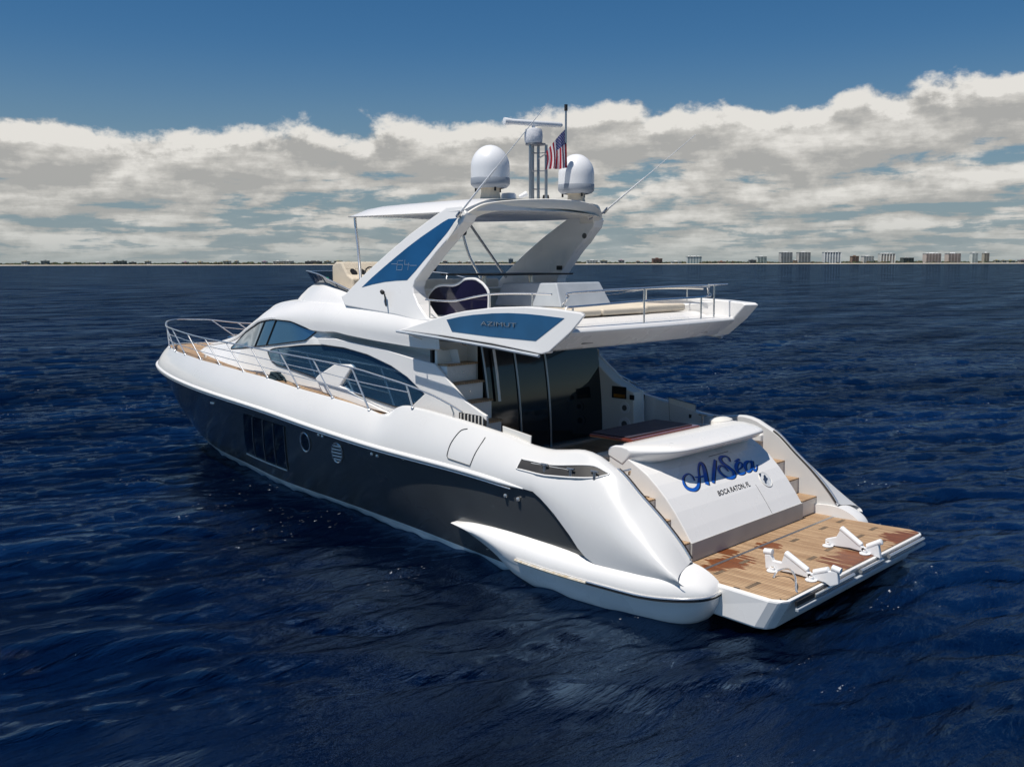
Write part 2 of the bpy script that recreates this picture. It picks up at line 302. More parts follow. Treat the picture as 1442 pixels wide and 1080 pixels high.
# =================================================================== SEA
def build_sea():
    a0 = math.atan2(fh.y, fh.x)
    fine = np.linspace(-R(36), R(36), 1050)
    rest = np.linspace(R(36), 2 * math.pi - R(36), 240)[1:-1]
    ang = np.concatenate([fine, rest])
    dyp = np.concatenate([np.linspace(1500, 620, 30)[:-1], np.linspace(620, 60, 520)[:-1], np.linspace(60, 6, 100)[:-1], np.linspace(6, 1.75, 14)])
    rad = CAM.z * 1385 / dyp
    rr, aa = np.meshgrid(rad, ang, indexing='ij')
    X = CAM.x + rr * np.cos(a0 + aa); Y = CAM.y + rr * np.sin(a0 + aa); Z = np.zeros_like(X)
    # local grid spacing (radial is the coarse one)
    dr = np.gradient(rad)[:, None] * np.ones_like(X); da = np.gradient(ang)[None, :] * rr
    sp = np.maximum(np.abs(dr) * 0.55, da)
    rng = np.random.default_rng(11)
    ox = np.zeros_like(X); oy = np.zeros_like(X)
    wind = math.atan2(fh.y, fh.x) + R(14)
    nW = 130
    lam = np.exp(np.linspace(math.log(0.34), math.log(13.0), nW))
    for i, l in enumerate(lam):
        k = 2 * math.pi / l
        spread = R(24)
        th = wind + rng.normal() * spread; ph = rng.random() * 2 * math.pi
        steep = 0.040 if l < 1.0 else (0.019 if l < 2.2 else (0.008 if l < 5 else 0.005))
        if l < 0.8: steep *= 0.75
        A = steep / k * (0.6 + 0.8 * rng.random())
        att = np.clip((l / sp - 2.2) / 3.0, 0, 1)
        p = k * (X * math.cos(th) + Y * math.sin(th)) + ph
        # wave groups: patches of rougher and calmer water
        mod = 1.0 + 0.45 * np.sin(k * 0.13 * (X * math.cos(th + 1.1) + Y * math.sin(th + 1.1)) + 7 * ph)
        a = A * att * mod; s_ = np.sin(p); c_ = np.cos(p)
        Z += a * s_; ox += -0.85 * a * math.cos(th) * c_ * -1; oy += -0.85 * a * math.sin(th) * c_ * -1
    X = X - ox * -1 * -1; Y = Y - oy
    nr, na = X.shape
    co = np.stack([X, Y, Z], -1).reshape(-1, 3)
    i = np.arange(nr - 1)[:, None] * na; j = np.arange(na)[None, :]; j2 = (j + 1) % na
    F = np.stack([i + j, i + j2, i + na + j2, i + na + j], -1).reshape(-1, 4)
    me = bpy.data.meshes.new('sea'); nv = len(co); nf = len(F)
    cen = nv; co = np.vstack([co, [[CAM.x, CAM.y, 0]]])
    me.vertices.add(nv + 1); me.vertices.foreach_set('co', co.ravel())
    T = np.stack([np.full(na, cen), np.arange(na), (np.arange(na) + 1) % na], -1)
    loops = np.concatenate([F.ravel(), T.ravel()]); me.loops.add(len(loops)); me.loops.foreach_set('vertex_index', loops.astype(np.int32))
    tot = nf + na; me.polygons.add(tot)
    st = np.concatenate([np.arange(nf) * 4, nf * 4 + np.arange(na) * 3]).astype(np.int32)
    me.polygons.foreach_set('loop_start', st)
    me.update(calc_edges=True); me.validate(); me.shade_smooth()
    o = bpy.data.objects.new('sea', me); col_.objects.link(o); o['kind'] = 'structure'
    m = bpy.data.materials.new('sea_water'); m.use_nodes = True; t = m.node_tree; t.nodes.clear()
    g = t.nodes.new('ShaderNodeNewGeometry')
    def noise(sc, det, stretch, rot=0.0):
        mp = t.nodes.new('ShaderNodeMapping'); mp.inputs['Scale'].default_value = stretch; mp.inputs['Rotation'].default_value = (0, 0, -wind + rot)
        t.links.new(g.outputs['Position'], mp.inputs[0])
        n = t.nodes.new('ShaderNodeTexNoise'); n.inputs['Scale'].default_value = sc; n.inputs['Detail'].default_value = det; n.inputs['Roughness'].default_value = 0.62
        t.links.new(mp.outputs[0], n.inputs['Vector']); return n.outputs[0]
    h0 = noise(0.33, 3, (2.2, 0.6, 1)); h1 = noise(1.3, 7, (2.5, 0.6, 1)); h2 = noise(8.0, 4, (1.8, 0.8, 1), 0.25)
    prev = None
    for hh, dd in ((h0, 0.30), (h1, 0.115), (h2, 0.012)):
        bp2 = t.nodes.new('ShaderNodeBump'); bp2.inputs['Strength'].default_value = 1.0; bp2.inputs['Distance'].default_value = dd; t.links.new(hh, bp2.inputs['Height'])
        if prev: t.links.new(prev.outputs[0], bp2.inputs['Normal'])
        if hh is h1: bp1 = bp2
        prev = bp2
    df = t.nodes.new('ShaderNodeBsdfDiffuse'); t.links.new(bp1.outputs[0], df.inputs['Normal'])
    pt = noise(0.25, 3, (1, 1, 1)); mx = t.nodes.new('ShaderNodeMix'); mx.data_type = 'RGBA'; t.links.new(pt, mx.inputs['Factor'])
    mx.inputs['A'].default_value = (0.0000, 0.0005, 0.0052, 1); mx.inputs['B'].default_value = (0.0001, 0.0016, 0.0085, 1); t.links.new(mx.outputs['Result'], df.inputs[0])
    gl = t.nodes.new('ShaderNodeBsdfGlossy'); gl.inputs['Color'].default_value = (0.42, 0.66, 0.95, 1); gl.inputs['Roughness'].default_value = 0.06; t.links.new(bp2.outputs[0], gl.inputs['Normal'])
    fr = t.nodes.new('ShaderNodeFresnel'); fr.inputs['IOR'].default_value = 1.33; t.links.new(bp2.outputs[0], fr.inputs['Normal'])
    k = t.nodes.new('ShaderNodeMath'); k.operation = 'MULTIPLY'; t.links.new(fr.outputs[0], k.inputs[0])
    gs = noise(0.10, 4, (2.2, 0.6, 1)); gm = t.nodes.new('ShaderNodeMapRange'); gm.inputs[1].default_value = 0.35; gm.inputs[2].default_value = 0.65; gm.inputs[3].default_value = 0.13; gm.inputs[4].default_value = 0.33
    t.links.new(gs, gm.inputs[0]); t.links.new(gm.outputs[0], k.inputs[1])
    ms = t.nodes.new('ShaderNodeMixShader'); t.links.new(k.outputs[0], ms.inputs[0]); t.links.new(df.outputs[0], ms.inputs[1]); t.links.new(gl.outputs[0], ms.inputs[2])
    # scattered white flecks: foam, and painted sun glints on the ripples
    fa = noise(11.0, 3, (1.6, 0.9, 1), 0.5); fb = noise(0.42, 3, (1.5, 0.8, 1), 0.2)
    def mr(v, a_, b_):
        n = t.nodes.new('ShaderNodeMapRange'); n.inputs[1].default_value = a_; n.inputs[2].default_value = b_; t.links.new(v, n.inputs[0]); return n.outputs[0]
    fm = t.nodes.new('ShaderNodeMath'); fm.operation = 'MULTIPLY'; t.links.new(mr(fa, 0.665, 0.72), fm.inputs[0]); t.links.new(mr(fb, 0.59, 0.68), fm.inputs[1])
    fd = t.nodes.new('ShaderNodeBsdfDiffuse'); fd.inputs[0].default_value = (0.65, 0.70, 0.74, 1)
    ms2 = t.nodes.new('ShaderNodeMixShader'); t.links.new(fm.outputs[0], ms2.inputs[0]); t.links.new(ms.outputs[0], ms2.inputs[1]); t.links.new(fd.outputs[0], ms2.inputs[2])
    ou = t.nodes.new('ShaderNodeOutputMaterial'); t.links.new(ms2.outputs[0], ou.inputs[0])
    me.materials.append(m)
build_sea()

# =================================================================== FAR SHORE
def shore_pt(px, dist=3000.0):
    """ground point 'dist' metres ahead of the camera whose bearing is that of photo column px"""
    a = (px - 721) / 1385.0
    return CAM.x + fh.x * dist + rt.x * dist * a, CAM.y + fh.y * dist + rt.y * dist * a
yawr = math.atan2(rt.y, rt.x)
def frame(o, px, dist=3000.0):
    x, y = shore_pt(px, dist); o.location = (x, y, 0); o.rotation_euler = (0, 0, yawr)
# land: local X along the shore, Y away from the sea
def land():
    mb = MB(); n = 120
    rows = []
    for k, (yy, zz) in enumerate(((-62, -0.8), (-30, 0.5), (0, 1.6), (25, 2.0))):
        rows.append([(-3200 + 6400 * i / n, yy + 12 * math.sin(i * 0.7 + k) + 8 * math.sin(i * 1.9), zz) for i in range(n + 1)])
    mb.grid(rows)
    o = mb.build('beach', mat('beach_sand', (0.62, 0.56, 0.47), 0.9, var=0.25, vscale=0.01), recalc=False); frame(o, 721); o['kind'] = 'structure'
    mb = MB(); mb.grid([[(-3400, 20, 1.95), (3400, 20, 1.95)], [(-3400, 9000, 2.0), (3400, 9000, 2.0)]])
    o = mb.build('ground', mat('coastal_ground', (0.10, 0.11, 0.06), 0.9, var=0.3, vscale=0.01), recalc=False); frame(o, 721); o['kind'] = 'structure'
land()
def treeline():
    rng = random.Random(7); mb = MB()
    for i in range(2600):
        x = rng.uniform(-2100, 2100); y = rng.uniform(45, 190)
        hgt = 0.72 * (4.5 + 4.5 * (0.5 + 0.5 * math.sin(x * 0.012)) * rng.random() + 3 * rng.random()) * (1.15 if y > 110 else 0.9)
        r = rng.uniform(3.5, 9)
        n = 6; vs = []; fs = []
        for lv, (rr_, zz) in enumerate(((0.8, 0.0), (1.0, 0.45), (0.7, 0.8), (0.25, 1.0))):
            for k in range(n):
                a = 2 * math.pi * (k + 0.5 * lv) / n; q = rr_ * r * rng.uniform(0.75, 1.2)
                vs.append((x + q * math.cos(a), y + q * math.sin(a), 1.5 + hgt * zz * rng.uniform(0.88, 1.12)))
        for lv in range(3):
            for k in range(n): fs.append((lv * n + k, lv * n + (k + 1) % n, (lv + 1) * n + (k + 1) % n, (lv + 1) * n + k))
        fs.append(tuple(3 * n + k for k in range(n))); mb.cur = rng.randrange(3); mb.add(vs, fs)
    ms_ = [mat('shore_foliage', (0.055, 0.075, 0.030), 0.9, var=0.4, vscale=0.2), mat('shore_foliage_dry', (0.10, 0.085, 0.045), 0.9, var=0.4, vscale=0.2), mat('shore_foliage_dark', (0.030, 0.045, 0.025), 0.9, var=0.4, vscale=0.2)]
    o = mb.build('treeline', ms_, smooth=False); frame(o, 721); o['kind'] = 'stuff'; tag(o, 'low dark green treeline running along the far shore behind the beach', 'trees')
treeline()
PPM = 1385 / 3060.0    # photo pixels per metre at the buildings
def wallmat(name, c): return mat(name, c, 0.8, var=0.12, vscale=0.05)
def building(px0, px1, ytop, label, cat, wall, win, style='slab', roofc=(0.7, 0.7, 0.68), name='apartment_block', group='buildings on the far shore', dist=3060.0):
    hgt = (369.0 - ytop) / (1385 / dist) + 2.0; wd = (px1 - px0) / (1385 / dist); dp = min(26.0, wd * 0.6 + 6)
    x, y = shore_pt((px0 + px1) / 2, dist)
    t = thing(name, label, cat, (x, y, 1.9), group); t.rotation_euler = (0, 0, yawr)
    def part(mb, nm, m):
        o = mb.build(nm, m, smooth=False); o.parent = t; return o
    mb = MB(); mb.box(-wd / 2, wd / 2, 0, dp, -0.5, hgt - 1.4); part(mb, 'wall', wallmat(name + '_wall', wall))
    fl = max(2, int(hgt / 3.6)); mw = mat(name + '_glazing', win, 0.25, var=0.3, vscale=0.2)
    nb = max(2, int(round(wd / 9)))
    bw = wd / nb; g = 0.30 if style != 'piers' else 0.42; fz = (hgt - 1.4) / fl; first = None
    for k in range(nb):
        for f in range(fl):
            px_, pz_ = -wd / 2 + bw * (k + g / 2), (f + 0.22) * fz
            if first is None:
                mb = MB(); mb.box(0, bw * (1 - g), -0.12, 0.05, 0, 0.64 * fz); first = part(mb, 'window', mw); o = first
            else: o = first.copy(); col_.objects.link(o); o.parent = t
            o.location = (px_, 0, pz_)
    mbl = wallmat(name + '_balcony', tuple(min(0.85, q * 1.15 + 0.08) for q in wall)); first = None
    if style == 'slab':
        for f in range(1, fl + 1):
            if first is None: mb = MB(); mb.box(-wd / 2 * 0.94, wd / 2 * 0.94, -1.6, -0.13, -0.35, -0.02); first = part(mb, 'balcony', mbl); o = first
            else: o = first.copy(); col_.objects.link(o); o.parent = t
            o.location = (0, 0, f * fz)
    if style == 'piers':
        for k in range(nb + 1):
            if first is None: mb = MB(); mb.box(-1.0, 1.0, -1.2, -0.13, -0.4, hgt - 1.5); first = part(mb, 'pier', mbl); o = first
            else: o = first.copy(); col_.objects.link(o); o.parent = t
            o.location = (-wd / 2 + bw * k, 0, 0)
    mb = MB(); mb.box(-wd / 2 - 0.8, wd / 2 + 0.8, -1.8, dp + 0.8, hgt - 1.38, hgt - 0.5); mb.box(-wd * 0.16, wd * 0.12, dp * 0.3, dp * 0.7, hgt - 0.52, hgt + 1.8)
    if wd > 40: mb.box(wd * 0.25, wd * 0.36, dp * 0.3, dp * 0.6, hgt - 0.52, hgt + 1.4); mb.box(-wd * 0.40, -wd * 0.30, dp * 0.3, dp * 0.6, hgt - 0.52, hgt + 1.4)
    part(mb, 'roof', wallmat(name + '_roof', roofc))
B = building
B(58, 67, 363.8, 'lone grey tower block at the far left of the shore', 'building', (0.22, 0.26, 0.26), (0.06, 0.08, 0.09), roofc=(0.3, 0.32, 0.32))
B(128, 145, 366.2, 'low wide beige building on the left shore right of the lone grey tower', 'building', (0.50, 0.40, 0.32), (0.2, 0.17, 0.14), name='beach_house')
B(160, 167.5, 364.6, 'leftmost block of the dark grey-green trio on the left shore', 'building', (0.16, 0.19, 0.18), (0.05, 0.07, 0.07), roofc=(0.2, 0.22, 0.2))
B(168.5, 176.5, 364.2, 'rightmost and tallest block of the dark grey-green trio on the left shore', 'building', (0.15, 0.18, 0.18), (0.05, 0.07, 0.07), roofc=(0.2, 0.22, 0.2))
B(182, 190, 366.0, 'small dark grey building alone right of the grey-green trio', 'building', (0.17, 0.19, 0.19), (0.06, 0.07, 0.07), roofc=(0.2, 0.2, 0.2))
B(385, 397, 365.0, 'left block of the pale cream pair on the shore behind the foredeck', 'building', (0.55, 0.52, 0.46), (0.16, 0.16, 0.15))
B(399, 412, 364.8, 'right block of the pale cream pair on the shore behind the foredeck', 'building', (0.53, 0.51, 0.46), (0.16, 0.16, 0.15))
B(430, 452, 365.4, 'low dark building on the shore just left of the upper helm', 'building', (0.14, 0.14, 0.14), (0.05, 0.05, 0.05), roofc=(0.2, 0.2, 0.2))
B(656, 667, 366.0, 'beige low block on the shore seen through the radar arch, left of the dark tower', 'building', (0.48, 0.42, 0.34), (0.15, 0.14, 0.12))
B(669, 681, 365.8, 'beige low block on the shore seen through the radar arch, beside its twin', 'building', (0.46, 0.41, 0.34), (0.15, 0.14, 0.12))
B(716.5, 723, 362.4, 'slim slate-blue tower on the shore seen through the radar arch', 'building', (0.14, 0.19, 0.24), (0.06, 0.09, 0.12), roofc=(0.2, 0.24, 0.28))
B(827, 842, 364.6, 'long low white building on the shore just right of the radar arch', 'building', (0.66, 0.66, 0.64), (0.25, 0.26, 0.26), name='beach_house')
B(919.5, 933, 362.4, 'red-brown brick block on the shore left of the teal glass office', 'building', (0.22, 0.14, 0.11), (0.09, 0.06, 0.05), roofc=(0.25, 0.12, 0.09))
B(946, 960, 366.6, 'low white villa on the beach between the brick block and the teal glass office', 'house', (0.68, 0.67, 0.63), (0.25, 0.25, 0.24), name='beach_house')
B(968, 988.5, 359.6, 'wide teal glass office framed in white on the far shore', 'building', (0.62, 0.65, 0.64), (0.05, 0.14, 0.17), style='plain', name='office_block')
B(1012, 1022, 366.8, 'tiny terracotta-roofed villa on the beach right of the teal glass office', 'house', (0.40, 0.28, 0.22), (0.15, 0.11, 0.09), roofc=(0.35, 0.17, 0.11), name='beach_house')
B(1056, 1065, 364.6, 'small grey block touching the white and green block on the shore', 'building', (0.22, 0.23, 0.22), (0.08, 0.09, 0.09), roofc=(0.3, 0.3, 0.3))
B(1066.5, 1080, 359.8, 'white and green mid-height block on the shore left of the grey twin towers', 'building', (0.60, 0.64, 0.60), (0.12, 0.18, 0.16))
B(1099.6, 1116, 354.0, 'left tower of the grey-white twin towers on the far shore', 'building', (0.50, 0.50, 0.48), (0.11, 0.13, 0.14))
B(1118, 1123, 365.0, 'small peach house between the grey-white twin towers', 'house', (0.50, 0.38, 0.28), (0.2, 0.15, 0.12), name='beach_house')
B(1124.5, 1141.5, 354.0, 'right tower of the grey-white twin towers on the far shore', 'building', (0.50, 0.50, 0.48), (0.11, 0.13, 0.14))
B(1161, 1184, 353.8, 'broad dark blue glass tower with white edges on the far shore', 'building', (0.60, 0.62, 0.62), (0.05, 0.08, 0.13), style='piers')
B(1199.7, 1209.7, 359.6, 'brown block with stepped top on the shore right of the blue glass tower', 'building', (0.30, 0.21, 0.16), (0.12, 0.08, 0.06), roofc=(0.3, 0.18, 0.12))
B(1216, 1230.7, 359.4, 'mid-height plain white block right of the brown block on the shore', 'building', (0.64, 0.64, 0.61), (0.22, 0.23, 0.22))
B(1240.5, 1260.4, 356.2, 'white block with dark and rust vertical stripes on the far shore', 'building', (0.66, 0.65, 0.60), (0.10, 0.06, 0.05), style='piers')
B(1272, 1287, 361.8, 'low dark green-grey block left of the pinkish twin slabs', 'building', (0.10, 0.12, 0.11), (0.04, 0.05, 0.05), roofc=(0.5, 0.5, 0.48))
B(1303.8, 1325.3, 356.0, 'left slab of the pinkish white twin slabs on the right shore', 'building', (0.62, 0.53, 0.47), (0.22, 0.17, 0.15), roofc=(0.8, 0.8, 0.78))
B(1335, 1353, 356.0, 'right slab of the pinkish white twin slabs on the right shore', 'building', (0.60, 0.52, 0.46), (0.22, 0.17, 0.15), roofc=(0.8, 0.8, 0.78))
B(1368.5, 1377, 355.4, 'slim white tower with pale green windows near the right end of the shore', 'building', (0.72, 0.75, 0.70), (0.30, 0.36, 0.33))
B(1385.5, 1393, 355.4, 'slim beige tower, the rightmost high building on the shore', 'building', (0.46, 0.42, 0.34), (0.16, 0.15, 0.13), roofc=(0.8, 0.8, 0.78))

rh = random.Random(3); used = [(58, 67), (128, 145), (160, 190), (385, 412), (430, 452), (656, 681), (716, 723), (827, 842), (919, 933), (946, 1022), (1056, 1393)]
k_ = 0
while k_ < 26:
    p = rh.uniform(10, 1046) if k_ < 22 else rh.uniform(1400, 1438); wd_ = rh.uniform(4, 11)
    if any(p < b_ + 3 and p + wd_ > a_ - 3 for a_, b_ in used): continue
    used.append((p, p + wd_)); c_ = rh.uniform(0.42, 0.68)
    B(p, p + wd_, rh.uniform(364.4, 366.8), 'tiny pale low-rise building half hidden in the shore treeline', 'house', (c_, c_ * rh.uniform(0.9, 0.98), c_ * rh.uniform(0.8, 0.94)), (0.16, 0.16, 0.15), style='plain', roofc=(c_ * .9, c_ * rh.uniform(.6, .9), c_ * rh.uniform(.5, .85)), name='low_building', group='tiny low-rise buildings along the shore')
    k_ += 1
# =================================================================== THE YACHT
Y0 = thing('motor_yacht', 'long white flybridge motor yacht with dark grey hull, lying in the open sea', 'yacht', (9.0, 0, 0))
def dual(f):          # build both sides into one mesh
    for s in (1, -1): f(s)
railT = ([1.0, 2, 3, 5, 7, 9, 10.5, 12, 13.5, 15, 16, 17, 17.7, 18.2, 18.55, 18.75], [2.48, 2.53, 2.55, 2.55, 2.53, 2.48, 2.42, 2.29, 2.1, 1.81, 1.57, 1.27, 1.0, 0.72, 0.42, 0.0])
railZ = ([2.5, 3.5, 5, 7, 8.66, 10.9, 13, 15.3, 17.4, 18.75], [1.32, 1.355, 1.45, 1.52, 1.62, 1.78, 1.85, 1.91, 1.99, 2.06])
wlT = ([1.0, 2.2, 3.8, 5.2, 6.45, 8.3, 11, 13, 14.9, 16, 17.25], [2.20, 2.32, 2.40, 2.22, 2.02, 1.80, 1.55, 1.14, 0.76, 0.44, 0.0])
deckZ = ([1.25, 1.37, 1.7, 2.03, 2.36, 2.6, 2.8, 3.0, 3.3, 3.58, 3.88, 4.26, 4.83, 5.48, 6.36, 6.59, 6.8, 7.08, 7.25, 7.54, 8.67, 9.77, 10.9, 11.9, 13, 14.2, 15.3, 16.3, 17.2, 18.3],
         [0.70, 0.85, 1.17, 1.43, 1.70, 1.82, 1.905, 1.93, 1.895, 1.865, 1.885, 1.96, 2.045, 2.125, 2.205, 2.215, 2.17, 2.04, 2.0, 2.05, 2.155, 2.225, 2.32, 2.36, 2.40, 2.42, 2.45, 2.455, 2.47, 2.46])
sideZ = ([4.5, 5, 7.2, 8.67, 9.77, 10.9, 12, 14, 16.3, 18.3], [1.88, 1.90, 1.96, 2.135, 2.21, 2.305, 2.345, 2.405, 2.44, 2.45])
rY = lambda x: ip(x, *railT)
def us(n, p=1.7): return [1 - (1 - i / n) ** p for i in range(n + 1)]
XR0 = 1.05
def railpt(u): x = XR0 + (18.75 - XR0) * u; return x, rY(x), ip(x, *railZ)
# lower edge of the white topside (follows the rail, then sweeps down the quarter)
lowT = ([1.0, 2.45, 2.64, 2.86, 3.15, 3.35, 3.52, 3.7], [0.55, 0.56, 0.64, 0.87, 1.12, 1.26, 1.355, 1.362])
def lowz(x): return float(np.interp(x, *lowT)) if x < 3.6 else ip(x, *railZ)
# ---- hull skin
def hull_rows(s):
    rows = []
    for f in (0.0, 0.045, 0.092, 0.16, 0.3, 0.42, 0.55, 0.68, 0.8, 0.9, 1.0):
        row = []
        for u in us(90):
            xr, yr, zr = railpt(u); xe = {0: 17.25}.get(f, None)
            zend = 2.06 * f; xend = ip(zend, [0, 0.13, 0.44, 0.83, 1.32, 1.7, 2.06], [17.25, 17.44, 17.85, 18.17, 18.44, 18.6, 18.75])
            x = 1.5 + (xend - 1.5) * u
            xr = 1.5 + (18.75 - 1.5) * u; yr = rY(xr); zr = ip(xr, *railZ); xw = 1.5 + (17.25 - 1.5) * u; yw = ip(xw, *wlT)
            g = f ** 0.85
            z = (lowz(xr) if xr < 3.6 else zr) * f
            y = yw + (yr - yw) * g
            row.append((x, s * y, z))
        rows.append(row)
    return rows
mb = MB()
for s in (1, -1): mb.grid(hull_rows(s)[2:])
hull = mb.build('hull', M['grey'], Y0)
mb = MB()
for s in (1, -1):
    R_ = hull_rows(s); low = [(p[0] - 0.25 * (p[0] > 10) * (p[0] - 10) / 8, p[1] * 0.86, -0.7) for p in R_[0]]
    mb.grid([low] + R_[:3])
boot = mb.build('boot_stripe', M['boot'], Y0)
mb = MB(); mb.box(1.52, 1.57, -2.2, 2.2, -0.5, 0.40); mb.build('stern_plate', M['grey'], Y0, smooth=False)
# ---- topside (white bulwark shell)
def topexp(x): return ip(x, [1.0, 2.4, 4.2, 8.0, 19.0], [2.6, 2.4, 1.6, 1.35, 1.5])
def deckpt(u):
    x = 1.25 + (18.32 - 1.25) * u
    y = max(0.0, rY(min(18.75, x * 1.0 + max(0, (x - 15)) * 0.13)) - ip(x, [1.2, 3, 7, 15, 17, 18.32], [0.36, 0.33, 0.22, 0.2, 0.17, 0.0]))
    if u > 0.9999: y = 0.0
    return x, y, ip(x, *deckZ)
mb = MB()
for s in (1, -1):
    rows = []
    for k, f in enumerate([0, 0.03, 0.1, 0.22, 0.36, 0.5, 0.64, 0.77, 0.87, 0.94, 0.98, 1.0]):
        row = []
        for u in us(170, 1.35):
            xr, yr, zr = railpt(u); zr = lowz(xr); xd, yd, zd = deckpt(u)
            x = xr + (xd - xr) * f; bul = 0.035 + 0.018 * math.sin(math.pi * f)
            if xr < 3.4: bul += 0.04 * math.sin(math.pi * min(1, f * 1.0)) * min(1, (3.4 - xr) / 1.5)
            y = yr + 0.035 + (yd - yr - 0.035) * (f ** topexp(xr)) + (bul - 0.035)
            z = zr + (zd - zr) * (f ** 0.92)
            if u > 0.9999: y = 0
            row.append((x, s * max(y, 0), z))
        rows.append(row)
    # rolled top and inner face
    top = [Vector((p[0], s * p[1], p[2])) for p in rows[-1]]
    wt = [ip(p.x, [1.2, 3.0, 6, 9, 18.4], [0.10, 0.16, 0.10, 0.035, 0.03]) for p in top]
    for dy_, dz_ in ((0.35, 0.022), (0.7, 0.022), (1.0, 0.0)):
        rows.append([(p.x - (0.05 * dy_ if p.x > 18 else 0), s * max(0, p.y - dy_ * w_), p.z + dz_ * min(1, w_ * 8)) for p, w_ in zip(top, wt)])
    rows.append([(p.x, s * max(0, p.y - w_ - 0.005), (p.z - 0.10) if p.x > 7.1 else min(p.z - 0.02, max(0.5, ip(p.x, [1.2, 1.9, 2.3, 4.6, 7.1], [0.5, 0.55, 1.2, 1.2, 1.85])))) for p, w_ in zip(top, wt)])
    mb.grid(rows)
topside = mb.build('topside', M['topside'], Y0, angle=60)
# rubbing strake: white lip with a stainless strip under it
def rail_path(s, x0, dy_, dz_, n=120):
    return [(p[0], s * (p[1] + dy_ * (1 if u < 0.995 else 0)), p[2] + dz_) for u in us(n) for p in [railpt(u)] if p[0] >= x0]
for s in (1, -1):
    mb = MB(); pth = rail_path(s, 3.55, 0.035, 0.0); mb.tube(pth, [min(0.04, 0.01 + 0.04 * i / 3) for i in range(len(pth))], 10)
    rs_ = mb.build('rub_rail', M['white'], Y0)
    mb = MB(); pth = rail_path(s, 3.9, 0.045, -0.055); mb.tube(pth, 0.013, 8); mb.build('trim_strip', M['chrome'], rs_)
# ---- stern sponsons
for s in (1, -1):
    mb = MB(); rows = []
    for k in range(61):
        u = k / 60; x = 5.32 - (5.32 - 0.82) * (1 - (1 - u) ** 1.25)
        nose = min(1, ((5.32 - x) / 2.6)) ** 0.62 if x < 5.32 else 0
        tail = max(0.0, 1 - max(0, (1.50 - x) / 0.68) ** 2.2) ** 0.5
        zt = ip(x, [0.6, 0.9, 1.2, 1.7, 2.6, 3.3, 4.03, 4.8, 5.32], [0.58, 0.69, 0.71, 0.67, 0.65, 0.67, 0.705, 0.66, 0.57])
        zb = ip(x, [0.6, 1.0, 1.7, 3, 3.8, 4.4, 5.0, 5.32], [0.10, -0.10, -0.25, -0.3, -0.2, 0.15, 0.42, 0.55])
        yo = ip(x, [0.6, 0.9, 1.3, 2, 3, 4, 4.8, 5.32], [2.50, 2.56, 2.60, 2.65, 2.67, 2.65, 2.57, 2.50])
        yi = 2.0
        yo = yi + (yo - yi) * (0.35 + 0.65 * tail) if x < 1.55 else yo
        zc = ip(x, [0.6, 1.13, 1.77, 2.56, 3.81, 4.6, 5.32], [0.44, 0.38, 0.33, 0.33, 0.36, 0.50, 0.56])
        if x < 1.55: zt = zc + (zt - zc) * tail; zb = zc + (zb - zc) * tail
        ring = [(x, s * yi, zt)]
        for a in range(13):
            ph = math.pi / 2 * (1 - a / 12); ring.append((x, s * (yi + (yo - yi) * math.cos(ph) ** 0.55), zc + (zt - zc) * math.sin(ph) ** 0.8))
        for a in range(1, 10):
            ph = math.pi / 2 * a / 9; ring.append((x, s * (yi + (yo - 0.04 - yi) * math.cos(ph) ** 0.85), zc - 0.01 - (zc - zb) * math.sin(ph)))
        rows.append(ring)
    mb.grid(rows, close_u=True); n = len(rows[-1]); o = len(mb.v) - n; mb.f.append(tuple(range(o, o + n))); mb.mi.append(0)
    sp = mb.build('sponson', M['white'], Y0, angle=50)
    # stainless bead around the widest line
    pth = [(r[13][0], r[13][1] + s * 0.008, r[13][2] - 0.005) for r in rows if r[13][0] < 3.85] + [(0.81, s * 2.12, 0.42), (0.82, s * 2.02, 0.42)]
    mb = MB(); mb.tube(pth, 0.017, 8); mb.build('trim_strip', M['chrome'], sp)
    mb = MB(); mb.tube([(p[0], p[1] - s * 0.004, p[2] - 0.03) for p in pth if p[0] < 2.6], 0.012, 6); mb.build('rubber_strip', M['black'], sp)
    mb = MB(); mb.tube([(p[0], p[1] + s * 0.006, p[2] - 0.012) for p in pth if 2.45 < p[0] < 3.8], 0.030, 8, sy=0.8); lab(mb.build('fender_strip', M['rust'], sp), 'weathered tan rubbing strip on the sponson')

# ---- decks
mb = MB(); rows = []
for k in range(61):
    x = 6.0 + (18.1 - 6.0) * (1 - (1 - k / 60) ** 1.3); yd = deckpt((x - 1.25) / 17.07)[1] - 0.03; z = ip(x, *sideZ)
    rows.append([(x, yd * j, z) for j in (-1, -0.7, -0.3, 0, 0.3, 0.7, 1)])
mb.grid(rows); mb.build('side_deck', M['teak'], Y0)
mb = MB(); mb.grid([[(2.45, -2.12, 1.3), (2.45, 2.12, 1.3)], [(6.6, -2.12, 1.3), (6.6, 2.12, 1.3)]]); mb.build('cockpit_floor', M['teak'], Y0)

